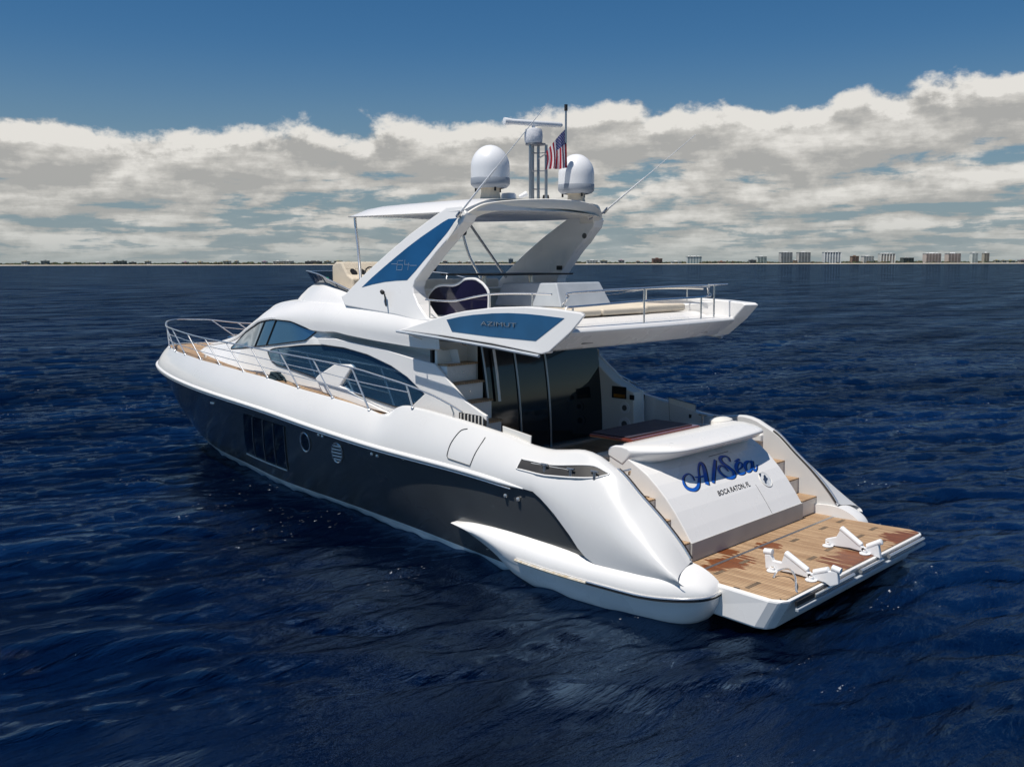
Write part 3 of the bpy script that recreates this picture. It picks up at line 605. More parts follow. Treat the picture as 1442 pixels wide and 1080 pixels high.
# ---- superstructure
SX = [6.0, 6.3, 7.4, 8.4, 8.85, 9.2, 9.6, 10.0, 10.6, 11.2, 11.9, 12.5, 13.2, 13.8, 14.4, 15.0, 15.6, 16.2, 16.7]
tb = dict(
 yb=[2.0, 2.0, 2.0, 2.0, 2.0, 2.0, 1.99, 1.97, 1.95, 1.92, 1.86, 1.78, 1.66, 1.52, 1.36, 1.18, 0.98, 0.72, 0.30],
 yr=[1.93, 1.93, 1.95, 1.95, 1.95, 1.94, 1.93, 1.92, 1.88, 1.83, 1.74, 1.60, 1.42, 1.25, 1.12, 0.98, 0.80, 0.56, 0.20],
 zr=[2.90, 2.92, 3.04, 3.12, 3.16, 3.2, 3.13, 3.07, 3.0, 2.93, 2.84, 2.77, 2.70, 2.64, 2.60, 2.57, 2.54, 2.50, 2.45],
 yp=[2.0, 2.0, 2.0, 2.0, 1.98, 1.94, 1.90, 1.86, 1.80, 1.72, 1.60, 1.42, 1.24, 1.10, 0.96, 0.82, 0.66, 0.45, 0.15],
 zp=[3.14, 3.13, 3.175, 3.24, 3.28, 3.26, 3.255, 3.33, 3.41, 3.41, 3.34, 3.21, 3.02, 2.85, 2.74, 2.67, 2.60, 2.53, 2.46],
 yl=[2.08, 2.08, 2.08, 2.08, 2.06, 2.03, 1.98, 1.93, 1.86, 1.77, 1.64, 1.46, 1.27, 1.12, 0.98, 0.84, 0.68, 0.47, 0.16],
 zl=[3.22, 3.22, 3.26, 3.34, 3.37, 3.37, 3.38, 3.42, 3.47, 3.46, 3.39, 3.26, 3.07, 2.89, 2.77, 2.69, 2.62, 2.545, 2.465],
 yj=[1.98, 1.98, 1.97, 1.93, 1.91, 1.88, 1.82, 1.74, 1.62, 1.46, 1.28, 1.10, 0.92, 0.82, 0.72, 0.62, 0.50, 0.33, 0.10],
 zj=[3.60, 3.62, 3.70, 3.77, 3.78, 3.79, 3.79, 3.79, 3.77, 3.74, 3.66, 3.50, 3.28, 3.05, 2.87, 2.76, 2.665, 2.57, 2.47],
 zt=[3.60, 3.62, 3.70, 3.77, 3.79, 3.80, 3.81, 3.82, 3.83, 3.83, 3.79, 3.68, 3.48, 3.22, 2.98, 2.83, 2.71, 2.59, 2.475])
def sv(k, x): return ip(x, SX, tb[k])
xs_ = list(np.linspace(6.0, 16.7, 110))
mb = MB()
for s in (1, -1):
    P = {k: [sv(k, x) for x in xs_] for k in tb}
    z0 = [ip(x, *sideZ) - 0.03 for x in xs_]
    rec = [max(0, min(1, (9.55 - x) / 0.7)) for x in xs_]            # side recess under the flybridge
    row = lambda ys, zs: [(x, s * y, z) for x, y, z in zip(xs_, ys, zs)]
    mb.grid([row(P['yb'], z0), row(P['yr'], P['zr'])])
    mb.grid([row(P['yr'], P['zr']), row([y - 0.3 * r for y, r in zip(P['yr'], rec)], [z + 0.01 for z in P['zr']]),
             row([y - 0.3 * r for y, r in zip(P['yp'], rec)], P['zp']), row(P['yp'], P['zp'])])
    mb.grid([row(P['yp'], P['zp']), row(P['yl'], [a * 0.7 + b * 0.3 for a, b in zip(P['zp'], P['zl'])]), row(P['yl'], P['zl'])])
    rows = []
    for k in range(7):
        f = k / 6; rows.append(row([a + (b - a) * f + 0.05 * math.sin(math.pi * f) for a, b in zip(P['yl'], P['yj'])], [a + (b - a) * f for a, b in zip(P['zl'], P['zj'])]))
    for k in range(1, 8):
        f = k / 7; rows.append(row([a * math.cos(f * math.pi / 2) for a in P['yj']], [a + (b - a) * math.sin(f * math.pi / 2) for a, b in zip(P['zj'], P['zt'])]))
    mb.grid(rows)
cab = mb.build('deckhouse', M['white'], Y0, angle=28)
# windows on the deckhouse side; outline tables: x, lower z, upper z
def side1(x, z): z0 = ip(x, *sideZ) - 0.03; yb, yr, zr = sv('yb', x), sv('yr', x), sv('zr', x); return yb + (yr - yb) * (z - z0) / (zr - z0)
def side2(x, z): a, b = sv('zr', x), sv('zp', x); return sv('yr', x) + (sv('yp', x) - sv('yr', x)) * (z - a) / max(b - a, 0.01)
def patch(s, surf, xt, zlo, zhi, off, n=40, m=6, xa=None, xb=None, thick=0.0):
    xa = xt[0] if xa is None else xa; xb = xt[-1] if xb is None else xb; rows = []
    for k in range(n + 1):
        x = xa + (xb - xa) * k / n; a = float(np.interp(x, *zlo)); b = float(np.interp(x, *zhi)) if len(zhi[0]) < 3 else ip(x, *zhi); b = max(a, b)
        rows.append([(x, s * (surf(x, a + (b - a) * j / m) + off), a + (b - a) * j / m) for j in range(m + 1)])
    mb.grid(rows)
    return rows
for s in (1, -1):
    mb = MB()
    lo = ([6.44, 6.9, 7.25, 8.52, 8.9, 9.62, 10.4, 10.95, 11.17, 11.33], [2.385, 2.12, 2.12, 2.26, 2.32, 2.43, 2.52, 2.56, 2.63, 2.77])
    hi = ([6.44, 6.88, 7.29, 7.93, 8.6, 9.27, 9.9, 10.5, 11.13, 11.33], [2.39, 2.63, 2.78, 2.93, 3.01, 3.03, 2.995, 2.93, 2.85, 2.78])
    r_ = patch(s, side1, lo[0], lo, hi, 0.014, 60); wo_ = mb.build('side_window', M['glass'], cab)
    mb = MB(); mb.tube([q for q in [r[0] for r in r_] + [r[-1] for r in reversed(r_)]], 0.011, 6, closed=True); lab_ = mb.build('window_frame', M['black'], cab)
    mb = MB()
    lo = ([9.58, 9.9, 10.98, 11.96, 12.86, 13.75], [3.26, 3.09, 2.955, 2.845, 2.745, 2.66]); hi = ([9.58, 10.07, 10.6, 11.2, 11.86, 12.55, 13.13, 13.75], [3.265, 3.32, 3.40, 3.405, 3.335, 3.19, 3.02, 2.70])
    r_ = patch(s, side2, lo[0], lo, hi, 0.014, 60); mb.build('side_window', M['glass'], cab)
    mb = MB(); mb.tube([q for q in [r[0] for r in r_] + [r[-1] for r in reversed(r_)]], 0.011, 6, closed=True); mb.build('window_frame', M['black'], cab)
    for xa, xb in ((11.98, 11.72), (11.42, 11.17)):
        mb = MB(); za, zb = float(np.interp(xa, *lo)), ip(xb, *hi)
        mb.tube([(xa + (xb - xa) * t, s * (side2(xa + (xb - xa) * t, za + (zb - za) * t) + 0.02), za + (zb - za) * t) for t in np.linspace(0, 1, 8)], 0.016, 6); mb.build('window_mullion', M['black'], cab)
# front windscreen of the saloon (wraps round the front of the deckhouse)
# ---- buttress plates sweeping down each side of the cockpit
butt = [(9.4, 3.16), (8.85, 3.18), (8.4, 3.14), (7.4, 3.06), (6.76, 2.97), (6.18, 2.91), (5.88, 2.68), (5.48, 2.38), (5.16, 2.245), (5.02, 2.20), (4.98, 1.30), (5.85, 1.30), (5.9, 2.05), (6.86, 2.11), (6.45, 2.40), (6.88, 2.645), (7.29, 2.80), (7.93, 2.95), (8.6, 3.03), (9.3, 3.05)]
for s in (1, -1):
    mb = MB(); mb.prism(butt, lambda x, z: (x, s * 2.02, z), lambda x, z: (x, s * 1.965, z))
    bt = mb.build('buttress', M['white'], Y0, smooth=False, bevel=0.012)
    inn = [(6.3, 3.12), (6.18, 2.90), (5.88, 2.67), (5.48, 2.37), (5.16, 2.235), (5.02, 2.19), (4.98, 1.30), (6.0, 1.30), (6.25, 3.12)]
    if s < 0: mb = MB(); mb.prism(inn, lambda x, z: (x, s * 1.964, z), lambda x, z: (x, s * 1.70, z)); mb.build('inner_panel', M['cream'], bt, smooth=False, bevel=0.02)
    mb = MB(); mb.prism([(5.62, 1.985), (5.02, 2.0), (5.0, 2.12), (5.14, 2.185), (5.62, 2.19)], lambda x, z: (x, s * 2.021, z), lambda x, z: (x, s * 2.028, z)); mb.build('vent', M['black'], bt, smooth=False)
    for k in range(7):
        x = 5.08 + k * 0.08; mb = MB(); mb.box(x - 0.012, x + 0.012, min(s * 2.028, s * 2.045), max(s * 2.028, s * 2.045), 1.99, 2.18); mb.build('vent_slat', M['cream'], bt, smooth=False)
# speakers and screen on the starboard panel facing the cockpit
def disc(mb, c, r, n_axis='Y', t=0.02, s=1, n=24):
    x, y, z = c
    rows = [[(x + q * math.cos(2 * math.pi * k / n), y + h, z + q * math.sin(2 * math.pi * k / n)) for k in range(n)] for q, h in ((r, 0), (r, t * s), (r * 0.75, t * s), (0.001, t * s * 0.6))]
    mb.grid(rows, close_u=True)
for z, r in ((1.90, 0.105), (1.60, 0.125)):
    mb = MB(); disc(mb, (5.20, -1.699, z), r, t=0.02, s=1); o = mb.build('speaker', M['white'], Y0)
    mb = MB(); disc(mb, (5.20, -1.682, z), r * 0.5, t=0.006, s=1); mb.build('speaker_cone', M['seam'], o)
mb = MB(); mb.box(5.17, 5.50, -1.699, -1.685, 2.06, 2.28); o = mb.build('instrument_panel', M['black'], Y0, smooth=False, bevel=0.006)
mb = MB(); mb.box(5.20, 5.45, -1.6845, -1.681, 2.08, 2.14); mb.build('screen', M['orange'], o, smooth=False)
mb = MB(); mb.box(4.99, 5.09, -1.699, -1.680, 2.06, 2.15); mb.build('switch_plate', M['black'], Y0, smooth=False, bevel=0.006)
# cover fairing beside the lower window
for s in (1, -1):
    mb = MB(); mb.prism([(9.45, 2.42), (9.34, 2.50), (8.87, 2.72), (8.45, 2.745), (8.36, 2.70), (8.69, 2.35), (8.26, 2.22), (7.5, 2.05), (7.2, 1.99), (8.0, 2.03), (9.2, 2.18)],
             lambda x, z: (x, s * (2.07 - 0.06 * (z - 2.2)), z), lambda x, z: (x, s * (1.985 - 0.06 * (z - 2.2)), z)); mb.build('side_fairing', M['white'], Y0, smooth=False, bevel=0.02)

# ---- saloon doors
def door_x(z): return 5.72 + 0.20 * ((z - 1.3) / 1.85) ** 2
dz_s = np.linspace(1.34, 3.2, 12)
mb = MB(); mb.grid([[(door_x(z), y, z) for y in np.linspace(-1.72, 1.28, 9)] for z in dz_s]); door = mb.build('saloon_doors', M['dark_glass'], Y0)
for y in (1.24, 0.50, -0.25):
    mb = MB(); mb.tube([(door_x(z) - 0.015, y, z) for z in dz_s], 0.018, 6); mb.build('door_frame', M['brushed'], door)
mb = MB(); mb.tube([(door_x(z) - 0.06, 1.02, z) for z in np.linspace(2.25, 3.1, 8)], 0.03, 8, sy=0.5); mb.build('door_handle', M['white'], door)
mb = MB(); mb.box(5.60, 5.80, -1.72, 1.28, 1.30, 1.34); mb.build('door_sill', M['chrome'], door, smooth=False)
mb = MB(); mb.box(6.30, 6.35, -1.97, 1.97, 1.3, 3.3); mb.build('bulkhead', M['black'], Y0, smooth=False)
# ---- stairs to the flybridge (port side)
tz = [1.52, 1.77, 2.02, 2.33, 2.62, 2.91]; tx = [4.98, 5.20, 5.40, 5.62, 5.82, 5.97]
stairs = MB()
for i, (z, x) in enumerate(zip(tz, tx)): stairs.box(x, 6.28, 1.30, 1.955, z - 0.32, z - 0.03)
st_ = stairs.build('stairway', M['white'], Y0, smooth=False, bevel=0.01)
mb = MB(); mb.box(6.20, 6.26, 1.28, 1.955, 2.89, 3.30); mb.box(5.98, 6.26, 1.255, 1.285, 2.0, 3.30); mb.build('stair_wall', M['cream'], st_, smooth=False, bevel=0.01)
for i, (z, x) in enumerate(zip(tz, tx)):
    mb = MB(); mb.box(x - 0.03, 6.19, 1.29, 1.955, z - 0.028, z); mb.build('step', M['teak'], st_, smooth=False)
mb = MB()
for z, x in zip(tz[2:], tx[2:]): mb.tube([(x - 0.002, 1.60, z - 0.15), (x - 0.012, 1.60, z - 0.15)], 0.02, 10)
mb.build('step_lights', M['chrome'], st_)

# ---- cockpit details
# starboard coaming door and bollards seen across the cockpit
for s in (-1, 1):
    mb = MB(); yy = 2.18 if s < 0 else 2.18
    mb.prism([(4.55, 2.16), (4.52, 1.75), (4.0, 1.72), (3.97, 2.08)], lambda x, z: (x, s * 2.145, z - 0.05), lambda x, z: (x, s * 2.13, z - 0.05))
    o = mb.build('locker_door', M['cream'], Y0, smooth=False, bevel=0.006)
    mb = MB(); mb.tube([(x, s * 2.128, z) for x, z in ((4.55, 2.11), (4.52, 1.70), (4.0, 1.67), (3.97, 2.03))], 0.006, 6, closed=True); mb.build('door_seam', M['seam'], o)
    mb = MB(); mb.box(4.02, 4.10, min(s * 2.13, s * 2.10), max(s * 2.13, s * 2.10), 1.78, 1.86); mb.build('latch', M['black'], o, smooth=False, bevel=0.01)
mb = MB()
mb.prism([(4.15, 1.74), (3.95, 1.62), (3.2, 1.58), (2.6, 1.6), (2.6, 1.72), (3.4, 1.80)], lambda x, z: (x, -2.12, z - 0.04), lambda x, z: (x, -1.98, z - 0.04)); mb.build('mooring_shelf', M['white'], Y0, smooth=False, bevel=0.02)
for x in (3.75, 3.45):
    mb = MB(); mb.tube([(x, -2.02, 1.68), (x, -2.02, 1.88)], 0.028, 10); mb.tube([(x - 0.08, -2.02, 1.89), (x + 0.08, -2.02, 1.89)], 0.022, 8); mb.build('bollard', M['chrome'], Y0)
mb = MB(); mb.box(2.95, 3.2, -2.09, -2.0, 1.66, 1.76); mb.build('roller_fairlead', M['chrome'], Y0, smooth=False, bevel=0.01)
# fairleads: black surface patch for the recess shade, white panels for light through it
def topY(x, z):
    zr = lowz(x); zd = ip(x, *deckZ); f = max(0, min(1, ((z - zr) / (zd - zr)))) ** (1 / 0.92); yr = rY(x); yd = yr - ip(x, [1.2, 3, 7, 15, 17, 18.32], [0.36, 0.33, 0.22, 0.2, 0.17, 0.0])
    b = 0.035 + 0.018 * math.sin(math.pi * f)
    if x < 3.4: b += 0.04 * math.sin(math.pi * f) * min(1, (3.4 - x) / 1.5)
    return yr + 0.035 + (yd - yr - 0.035) * f ** topexp(x) + b - 0.035
for s in (1, -1):
    mb = MB(); lo = ([2.45, 2.6, 2.73, 2.98, 3.38, 3.90], [1.71, 1.66, 1.645, 1.625, 1.60, 1.62]); hi = ([2.45, 2.73, 3.43, 3.90], [1.72, 1.80, 1.735, 1.745])
    rows = patch(s, topY, lo[0], lo, hi, 0.012, 30, 3); fo = mb.build('fairlead', M['black'], Y0)
    mb = MB(); mb.tube([r[0] for r in rows] + [r[-1] for r in reversed(rows)], 0.012, 6, closed=True); mb.build('fairlead_rim', M['white'], fo)
    for x0, x1 in ((3.70, 3.46), (3.36, 3.02)):
        mb = MB(); mb.grid([[(x, s * (topY(x, 1.72) + 0.018), z) for x in (x0, x1)] for z in (1.685, 1.722)]); mb.build('painted_daylight', M['white'], fo, smooth=False)  # white strips painted as daylight showing through
    for x in (3.41, 2.96, 2.62):
        y = topY(x, 1.68) + 0.02; mb = MB(); mb.tube([(x, s * y, 1.63), (x, s * y, 1.735)], 0.026, 10); mb.tube([(x - 0.06, s * y, 1.74), (x + 0.06, s * y, 1.74)], 0.016, 8); mb.build('bollard', M['brushed'], fo)
    # fuel hatch outline
    mb = MB(); pts = [(5.10, 2.03), (5.20, 2.0), (5.26, 1.90), (5.30, 1.78), (5.31, 1.64), (5.29, 1.60), (5.25, 1.583), (5.0, 1.56), (4.82, 1.545), (4.79, 1.56), (4.75, 1.72), (4.71, 1.88), (4.70, 1.95)]
    mb.tube(spline([(x, s * (topY(x, z) + 0.010), z) for x, z in pts], 4), 0.006, 6); mb.build('hatch_seam', M['seam'], Y0)
    # quarter trim: steel strip along the inner edge of the sloping quarter
    mb = MB(); pth = [(x, s * (deckpt((x - 1.25) / 17.07)[1] - 0.02 - 0.5 * ip(x, [1.2, 3], [0.1, 0.16])), ip(x, *deckZ) + 0.034) for x in np.linspace(2.42, 1.27, 26)]
    mb.tube(pth, 0.016, 8); mb.build('quarter_trim', M['chrome'], Y0)
    mb = MB(); mb.tube([(p[0], p[1] - s * 0.045, p[2] - 0.008) for p in pth], 0.013, 6); mb.build('quarter_seal', M['black'], Y0)
    # hull fittings
    for x, z in ((8.8, 1.50), (8.68, 1.49), (7.25, 1.37), (7.10, 1.36), (4.09, 1.20), (3.84, 1.19), (13.32, 1.58), (13.2, 1.585)):
        def hullY(x_, z_):
            zr = ip(x_, *railZ); xw = x_; yw = ip(xw, *wlT); return yw + (rY(x_) - yw) * (max(z_, 0) / zr) ** 0.85
        mb = MB(); y = hullY(x, z); mb.lathe([(0.001, 0.035), (0.026, 0.025), (0.034, 0.0), (0.028, -0.02), (0.001, -0.03)], (x, s * (y + 0.02), z), 10); mb.build('through_hull_fitting', M['chrome'], hull)
# ports in the hull: project from the actual hull rows
def hull_surface(s):
    H = np.array(hull_rows(s)); return H
H1 = np.array(hull_rows(1))
def hullY2(x, z):
    best = None; ys = []; zs = []
    for row in H1:
        ys.append(np.interp(x, row[:, 0], row[:, 1])); zs.append(np.interp(x, row[:, 0], row[:, 2]))
    return float(np.interp(z, zs, ys))
for s in (1, -1):
    XT = [11.70, 11.28, 10.86, 10.44, 10.03]; XB = [12.55, 12.07, 11.58, 11.11, 10.66]
    for k in range(4):
        mb = MB(); rows = []
        for i in range(7):
            f = i / 6; xt = XT[k] + (XT[k + 1] + 0.03 - XT[k]) * f; xb = XB[k] + (XB[k + 1] + 0.03 - XB[k]) * f; row = []
            for j in range(8):
                g = j / 7; x = xb + (xt - xb) * g; z = 0.56 - 0.027 * (12.55 - xb) + g * 0.985; row.append((x, s * (hullY2(x, z) + 0.012), z))
            rows.append(row)
        mb.grid(rows); o = mb.build('hull_window', M['pane_black'], hull)
        mb = MB(); mb.tube([(r[0][0], r[0][1] + s * 0.012, r[0][2] - 0.012) for r in rows], 0.016, 6); mb.build('window_sill', M['trim_pale'], o)
        mb = MB(); mb.tube([(rows[-1][j][0] - 0.014, rows[-1][j][1] + s * 0.006, rows[-1][j][2]) for j in range(8)], 0.011, 6); mb.build('window_mullion', M['brushed'], o)
    for x, z, kind in ((9.43, 1.27, 0), (8.385, 1.22, 1)):
        ring = [(x + 0.165 * math.cos(a) - 0.10 * math.sin(a), z + 0.195 * math.sin(a)) for a in np.linspace(0, 2 * math.pi, 33)[:-1]]
        mb = MB(); mb.tube([(a, s * (hullY2(a, b) + 0.012), b) for a, b in ring], 0.016, 8, closed=True); o = mb.build('porthole', M['chrome'], hull)
        mb = MB(); mb.add([(a, s * (hullY2(a, b) + 0.008), b) for a, b in ring], [tuple(range(32))]); mb.build('pane', M['dark_glass'], o, smooth=False)
        if kind:
            for q in range(5):
                zz = z - 0.15 + q * 0.066; hw = 0.165 * math.sqrt(max(0.05, 1 - ((zz - z) / 0.195) ** 2)) - 0.012; xq = x - 0.10 * (zz - z) / 0.195
                mb = MB(); mb.grid([[(xq - hw, s * (hullY2(xq, zz) + 0.014), zz), (xq + hw, s * (hullY2(xq, zz) + 0.014), zz)], [(xq - hw - 0.02, s * (hullY2(xq, zz) + 0.036), zz + 0.040), (xq + hw - 0.02, s * (hullY2(xq, zz) + 0.036), zz + 0.040)]]); mb.build('louvre', M['boot'], o, smooth=False)
# ---- cockpit table under its cover (fixed to the cockpit floor)
tt = thing('cockpit_table', 'cockpit table with dark aubergine cover and mahogany edge behind the transom seat', 'table', (3.35, 0.15, 1.3))
mb = MB(); mb.box(2.93, 3.74, -0.66, 1.10, 1.915, 1.965); mb.build('tabletop', M['mahogany'], tt, smooth=False, bevel=0.012)
mb = MB(); mb.box(3.03, 3.75, -0.60, 1.04, 1.967, 1.980); mb.build('cover', M['table_cover'], tt, smooth=False, bevel=0.01)
for y in (-0.25, 0.65): mb = MB(); mb.lathe([(0.13, 0.002), (0.12, 0.03), (0.04, 0.05), (0.035, 0.6), (0.08, 0.62)], (3.35, y, 1.3), 16); mb.build('leg', M['chrome'], tt)
# ---- transom module
prof = [(1.59, 0.53), (1.59, 0.78), (1.70, 0.94), (1.86, 1.15), (2.00, 1.31), (2.17, 1.47), (2.33, 1.60), (2.5, 1.70), (2.7, 1.80), (2.9, 1.87), (3.0, 1.87), (3.0, 1.3), (2.3, 1.3), (2.3, 0.53)]
mb = MB(); mb.prism(prof, lambda x, z: (x, 1.55, z), lambda x, z: (x, -1.52, z)); tm = mb.build('transom', M['white'], Y0, smooth=False, bevel=0.012)
mb = MB(); prof2 = [(1.575, 0.535), (1.575, 0.79), (1.60, 0.79), (1.60, 0.535)]; mb.prism(prof2, lambda x, z: (x, 1.56, z), lambda x, z: (x, -1.53, z)); mb.build('kick_panel', M['kick'], tm, smooth=False, bevel=0.004)
arc = [(1.59, .78), (1.70, .94), (1.86, 1.15), (2.00, 1.31), (2.17, 1.47), (2.33, 1.60), (2.5, 1.70), (2.7, 1.80), (2.9, 1.87)]
def panel(u, v, off=0.004):
    s0 = 0
    for (x0, z0_), (x1, z1_) in zip(arc, arc[1:]):
        Ln = math.hypot(x1 - x0, z1_ - z0_)
        if v <= s0 + Ln or (x1, z1_) == arc[-1]:
            t = (v - s0) / Ln; nx, nz = -(z1_ - z0_) / Ln, (x1 - x0) / Ln
            return (x0 + (x1 - x0) * t + nx * off, -u, z0_ + (z1_ - z0_) * t + nz * off)
        s0 += Ln
def stroke(mb, pts, off, grow=0.0, k=0.00135, sh=(0, 0)):
    q = spline([(a + sh[0], b + sh[1], w_) for a, b, w_ in pts], 7); rows = []
    for i, p in enumerate(q):
        d = q[min(i + 1, len(q) - 1)] - q[max(i - 1, 0)]; d2 = Vector((d.x, d.y, 0)).normalized(); nrm = Vector((-d2.y, d2.x, 0)); h = max(p.z, 8) * k / 2 + grow
        rows.append([panel(p.x + nrm.x * h * j, p.y + nrm.y * h * j, off) for j in (-1, 0, 1)])
    mb.grid(rows)
ST = dict(
A=[(-0.725, 0.833, 12), (-0.697, 0.916, 12), (-0.744, 0.967, 14), (-0.889, 0.93, 18), (-0.982, 0.836, 30), (-0.98, 0.749, 42), (-0.874, 0.702, 40), (-0.734, 0.734, 34), (-0.578, 0.854, 22), (-0.446, 0.986, 18), (-0.321, 1.071, 22), (-0.256, 1.072, 40), (-0.29, 0.995, 48), (-0.403, 0.857, 52), (-0.51, 0.719, 52)],
bar=[(-0.654, 0.882, 12), (-0.521, 0.865, 16), (-0.371, 0.87, 14)],
slash=[(0.101, 1.071, 30), (-0.137, 0.895, 38), (-0.358, 0.72, 34)],
S=[(0.397, 0.976, 16), (0.444, 1.046, 18), (0.385, 1.094, 22), (0.27, 1.087, 34), (0.208, 1.028, 48), (0.216, 0.955, 52), (0.259, 0.87, 52), (0.285, 0.792, 46), (0.218, 0.726, 36), (0.103, 0.71, 28), (0.009, 0.761, 32), (-0.026, 0.847, 32), (0.008, 0.919, 26), (0.096, 0.951, 20), (0.158, 0.917, 16), (0.171, 0.828, 12)],
acc=[(0.511, 0.957, 12), (0.665, 0.976, 24)],
e=[(0.403, 0.809, 12), (0.545, 0.829, 14), (0.627, 0.881, 22), (0.592, 0.927, 26), (0.477, 0.889, 40), (0.393, 0.818, 44), (0.387, 0.746, 38), (0.469, 0.723, 24), (0.558, 0.739, 14)],
a=[(0.872, 0.848, 18), (0.837, 0.896, 22), (0.722, 0.876, 36), (0.635, 0.811, 42), (0.62, 0.74, 34), (0.707, 0.736, 20), (0.83, 0.801, 28), (0.928, 0.886, 40), (0.829, 0.787, 40), (0.806, 0.717, 28), (0.886, 0.736, 14), (0.979, 0.8, 10)])
mb = MB()
for k, v in ST.items(): stroke(mb, v, 0.0045, 0.004, sh=(0.022, -0.004))
nm = mb.build('name_shadow', M['ink_black'], tm, smooth=False, recalc=False)
mb = MB()
for i_, (k, v) in enumerate(ST.items()): stroke(mb, v, 0.006 + 0.0004 * i_, 0.001)
mb.build('name_lettering', M['ink_blue'], tm, smooth=False, recalc=False)
def text_mesh(txt, size=1.0, offset=0.0, ext=0.0):
    cu = bpy.data.curves.new('t', 'FONT'); cu.body = txt; cu.size = size; cu.offset = offset; cu.resolution_u = 3
    ob = bpy.data.objects.new('t', cu); col_.objects.link(ob); dg = bpy.context.evaluated_depsgraph_get(); dg.update()
    me = bpy.data.meshes.new_from_object(ob.evaluated_get(dg)); bpy.data.objects.remove(ob); bpy.data.curves.remove(cu)
    vs = [tuple(v.co) for v in me.vertices]; fs = [tuple(p.vertices) for p in me.polygons]
    a = min(v[0] for v in vs); b = max(v[0] for v in vs); c = min(v[1] for v in vs); d = max(v[1] for v in vs); bpy.data.meshes.remove(me)
    return [((v[0] - a) / (b - a), (v[1] - c) / (d - c)) for v in vs], fs
vs, fs = text_mesh('BOCA RATON, FL', offset=0.02)
mb = MB(); mb.add([panel(-0.42 + 0.875 * a + 0.03 * b, 0.488 + 0.095 * b, 0.004) for a, b in vs], fs); mb.build('port_lettering', M['ink_black'], tm, smooth=False, recalc=False)
# round emblem plate beside the name
mb = MB(); mb.add([panel(0.93 + 0.135 * math.cos(a), 0.53 + 0.125 * math.sin(a), 0.006) for a in np.linspace(0, 2 * math.pi, 33)[:-1]], [tuple(range(32))]); em = mb.build('emblem', M['emblem'], tm, smooth=False)
mb = MB(); mb.tube([panel(0.93 + 0.137 * math.cos(a), 0.53 + 0.127 * math.sin(a), 0.005) for a in np.linspace(0, 2 * math.pi, 33)[:-1]], 0.006, 6, closed=True); mb.build('emblem_rim', M['cream'], em)
mb = MB()
stroke(mb, [(0.86, 0.47, 20), (0.90, 0.52, 40), (0.955, 0.575, 44), (0.98, 0.60, 14)], 0.009); stroke(mb, [(0.86, 0.54, 14), (0.92, 0.53, 34), (0.99, 0.54, 16)], 0.0098); stroke(mb, [(0.83, 0.60, 10), (0.86, 0.63, 34), (0.90, 0.64, 10)], 0.0105)
mb.build('emblem_mark', M['emblem_mark'], em, smooth=False)
mb = MB(); mb.tube([panel(0.60, v, 0.0) for v in np.linspace(0.0, 0.5, 8)] , 0.004, 5); mb.build('garage_seam', M['seam'], tm)
mb = MB(); mb.tube([panel(0.05, 1.16, 0.0), panel(0.6, 1.165, 0.0)], 0.006, 5); mb.build('hatch_seam', M['seam'], tm)
# seat back bolster over the transom
mb = MB(); rows = []
for k in range(25):
    y = 1.56 - 3.04 * k / 24; e_ = min(1, min(k, 24 - k) / 3.0) ** 0.5
    cx = 2.66; q = 0.10 * (1 - ((k - 12) / 12) ** 2)
    pr = [(3.02, 1.80), (3.02, 1.90), (2.94, 1.935), (2.76, 1.96), (2.50 - q * 0.3, 1.965), (2.26 - q * 0.8, 1.945), (2.17 - q, 1.915), (2.16 - q, 1.875), (2.27 - q * 0.6, 1.79), (2.45, 1.70)]
    e2_ = min(1, k / 5.0); e_ = min((0.45 + 0.55 * e2_ * (2 - e2_)), (0.72 + 0.28 * min(1, (24 - k) / 1.5)))
    rows.append([(3.02 + (a - 3.02) * e_, y, b - 0.02 * (1 - e_)) for a, b in pr])
mb.grid(rows, close_u=True); n = 10
for o_ in (0, len(mb.v) - n): mb.f.append(tuple(range(o_, o_ + n))); mb.mi.append(0)
bo = mb.build('seat_back', M['white'], Y0, smooth=True, angle=50, bevel=0.03, seg=3)
mb = MB(); mb.box(3.03, 3.30, -1.45, 1.5, 1.70, 1.78); mb.build('seat_cushion', M['cushion'], Y0, smooth=False, bevel=0.03)
mb = MB(); mb.box(3.0, 3.28, -1.46, 1.52, 1.32, 1.69); mb.build('seat_base', M['cream'], Y0, smooth=False, bevel=0.01)
mb = MB(); mb.lathe([(0.001, 0.07), (0.10, 0.06), (0.16, 0.03), (0.17, -0.03), (0.10, -0.08)], (3.02, -1.42, 1.93), 16, sy=1.5); mb.build('headrest', M['cream'], Y0)
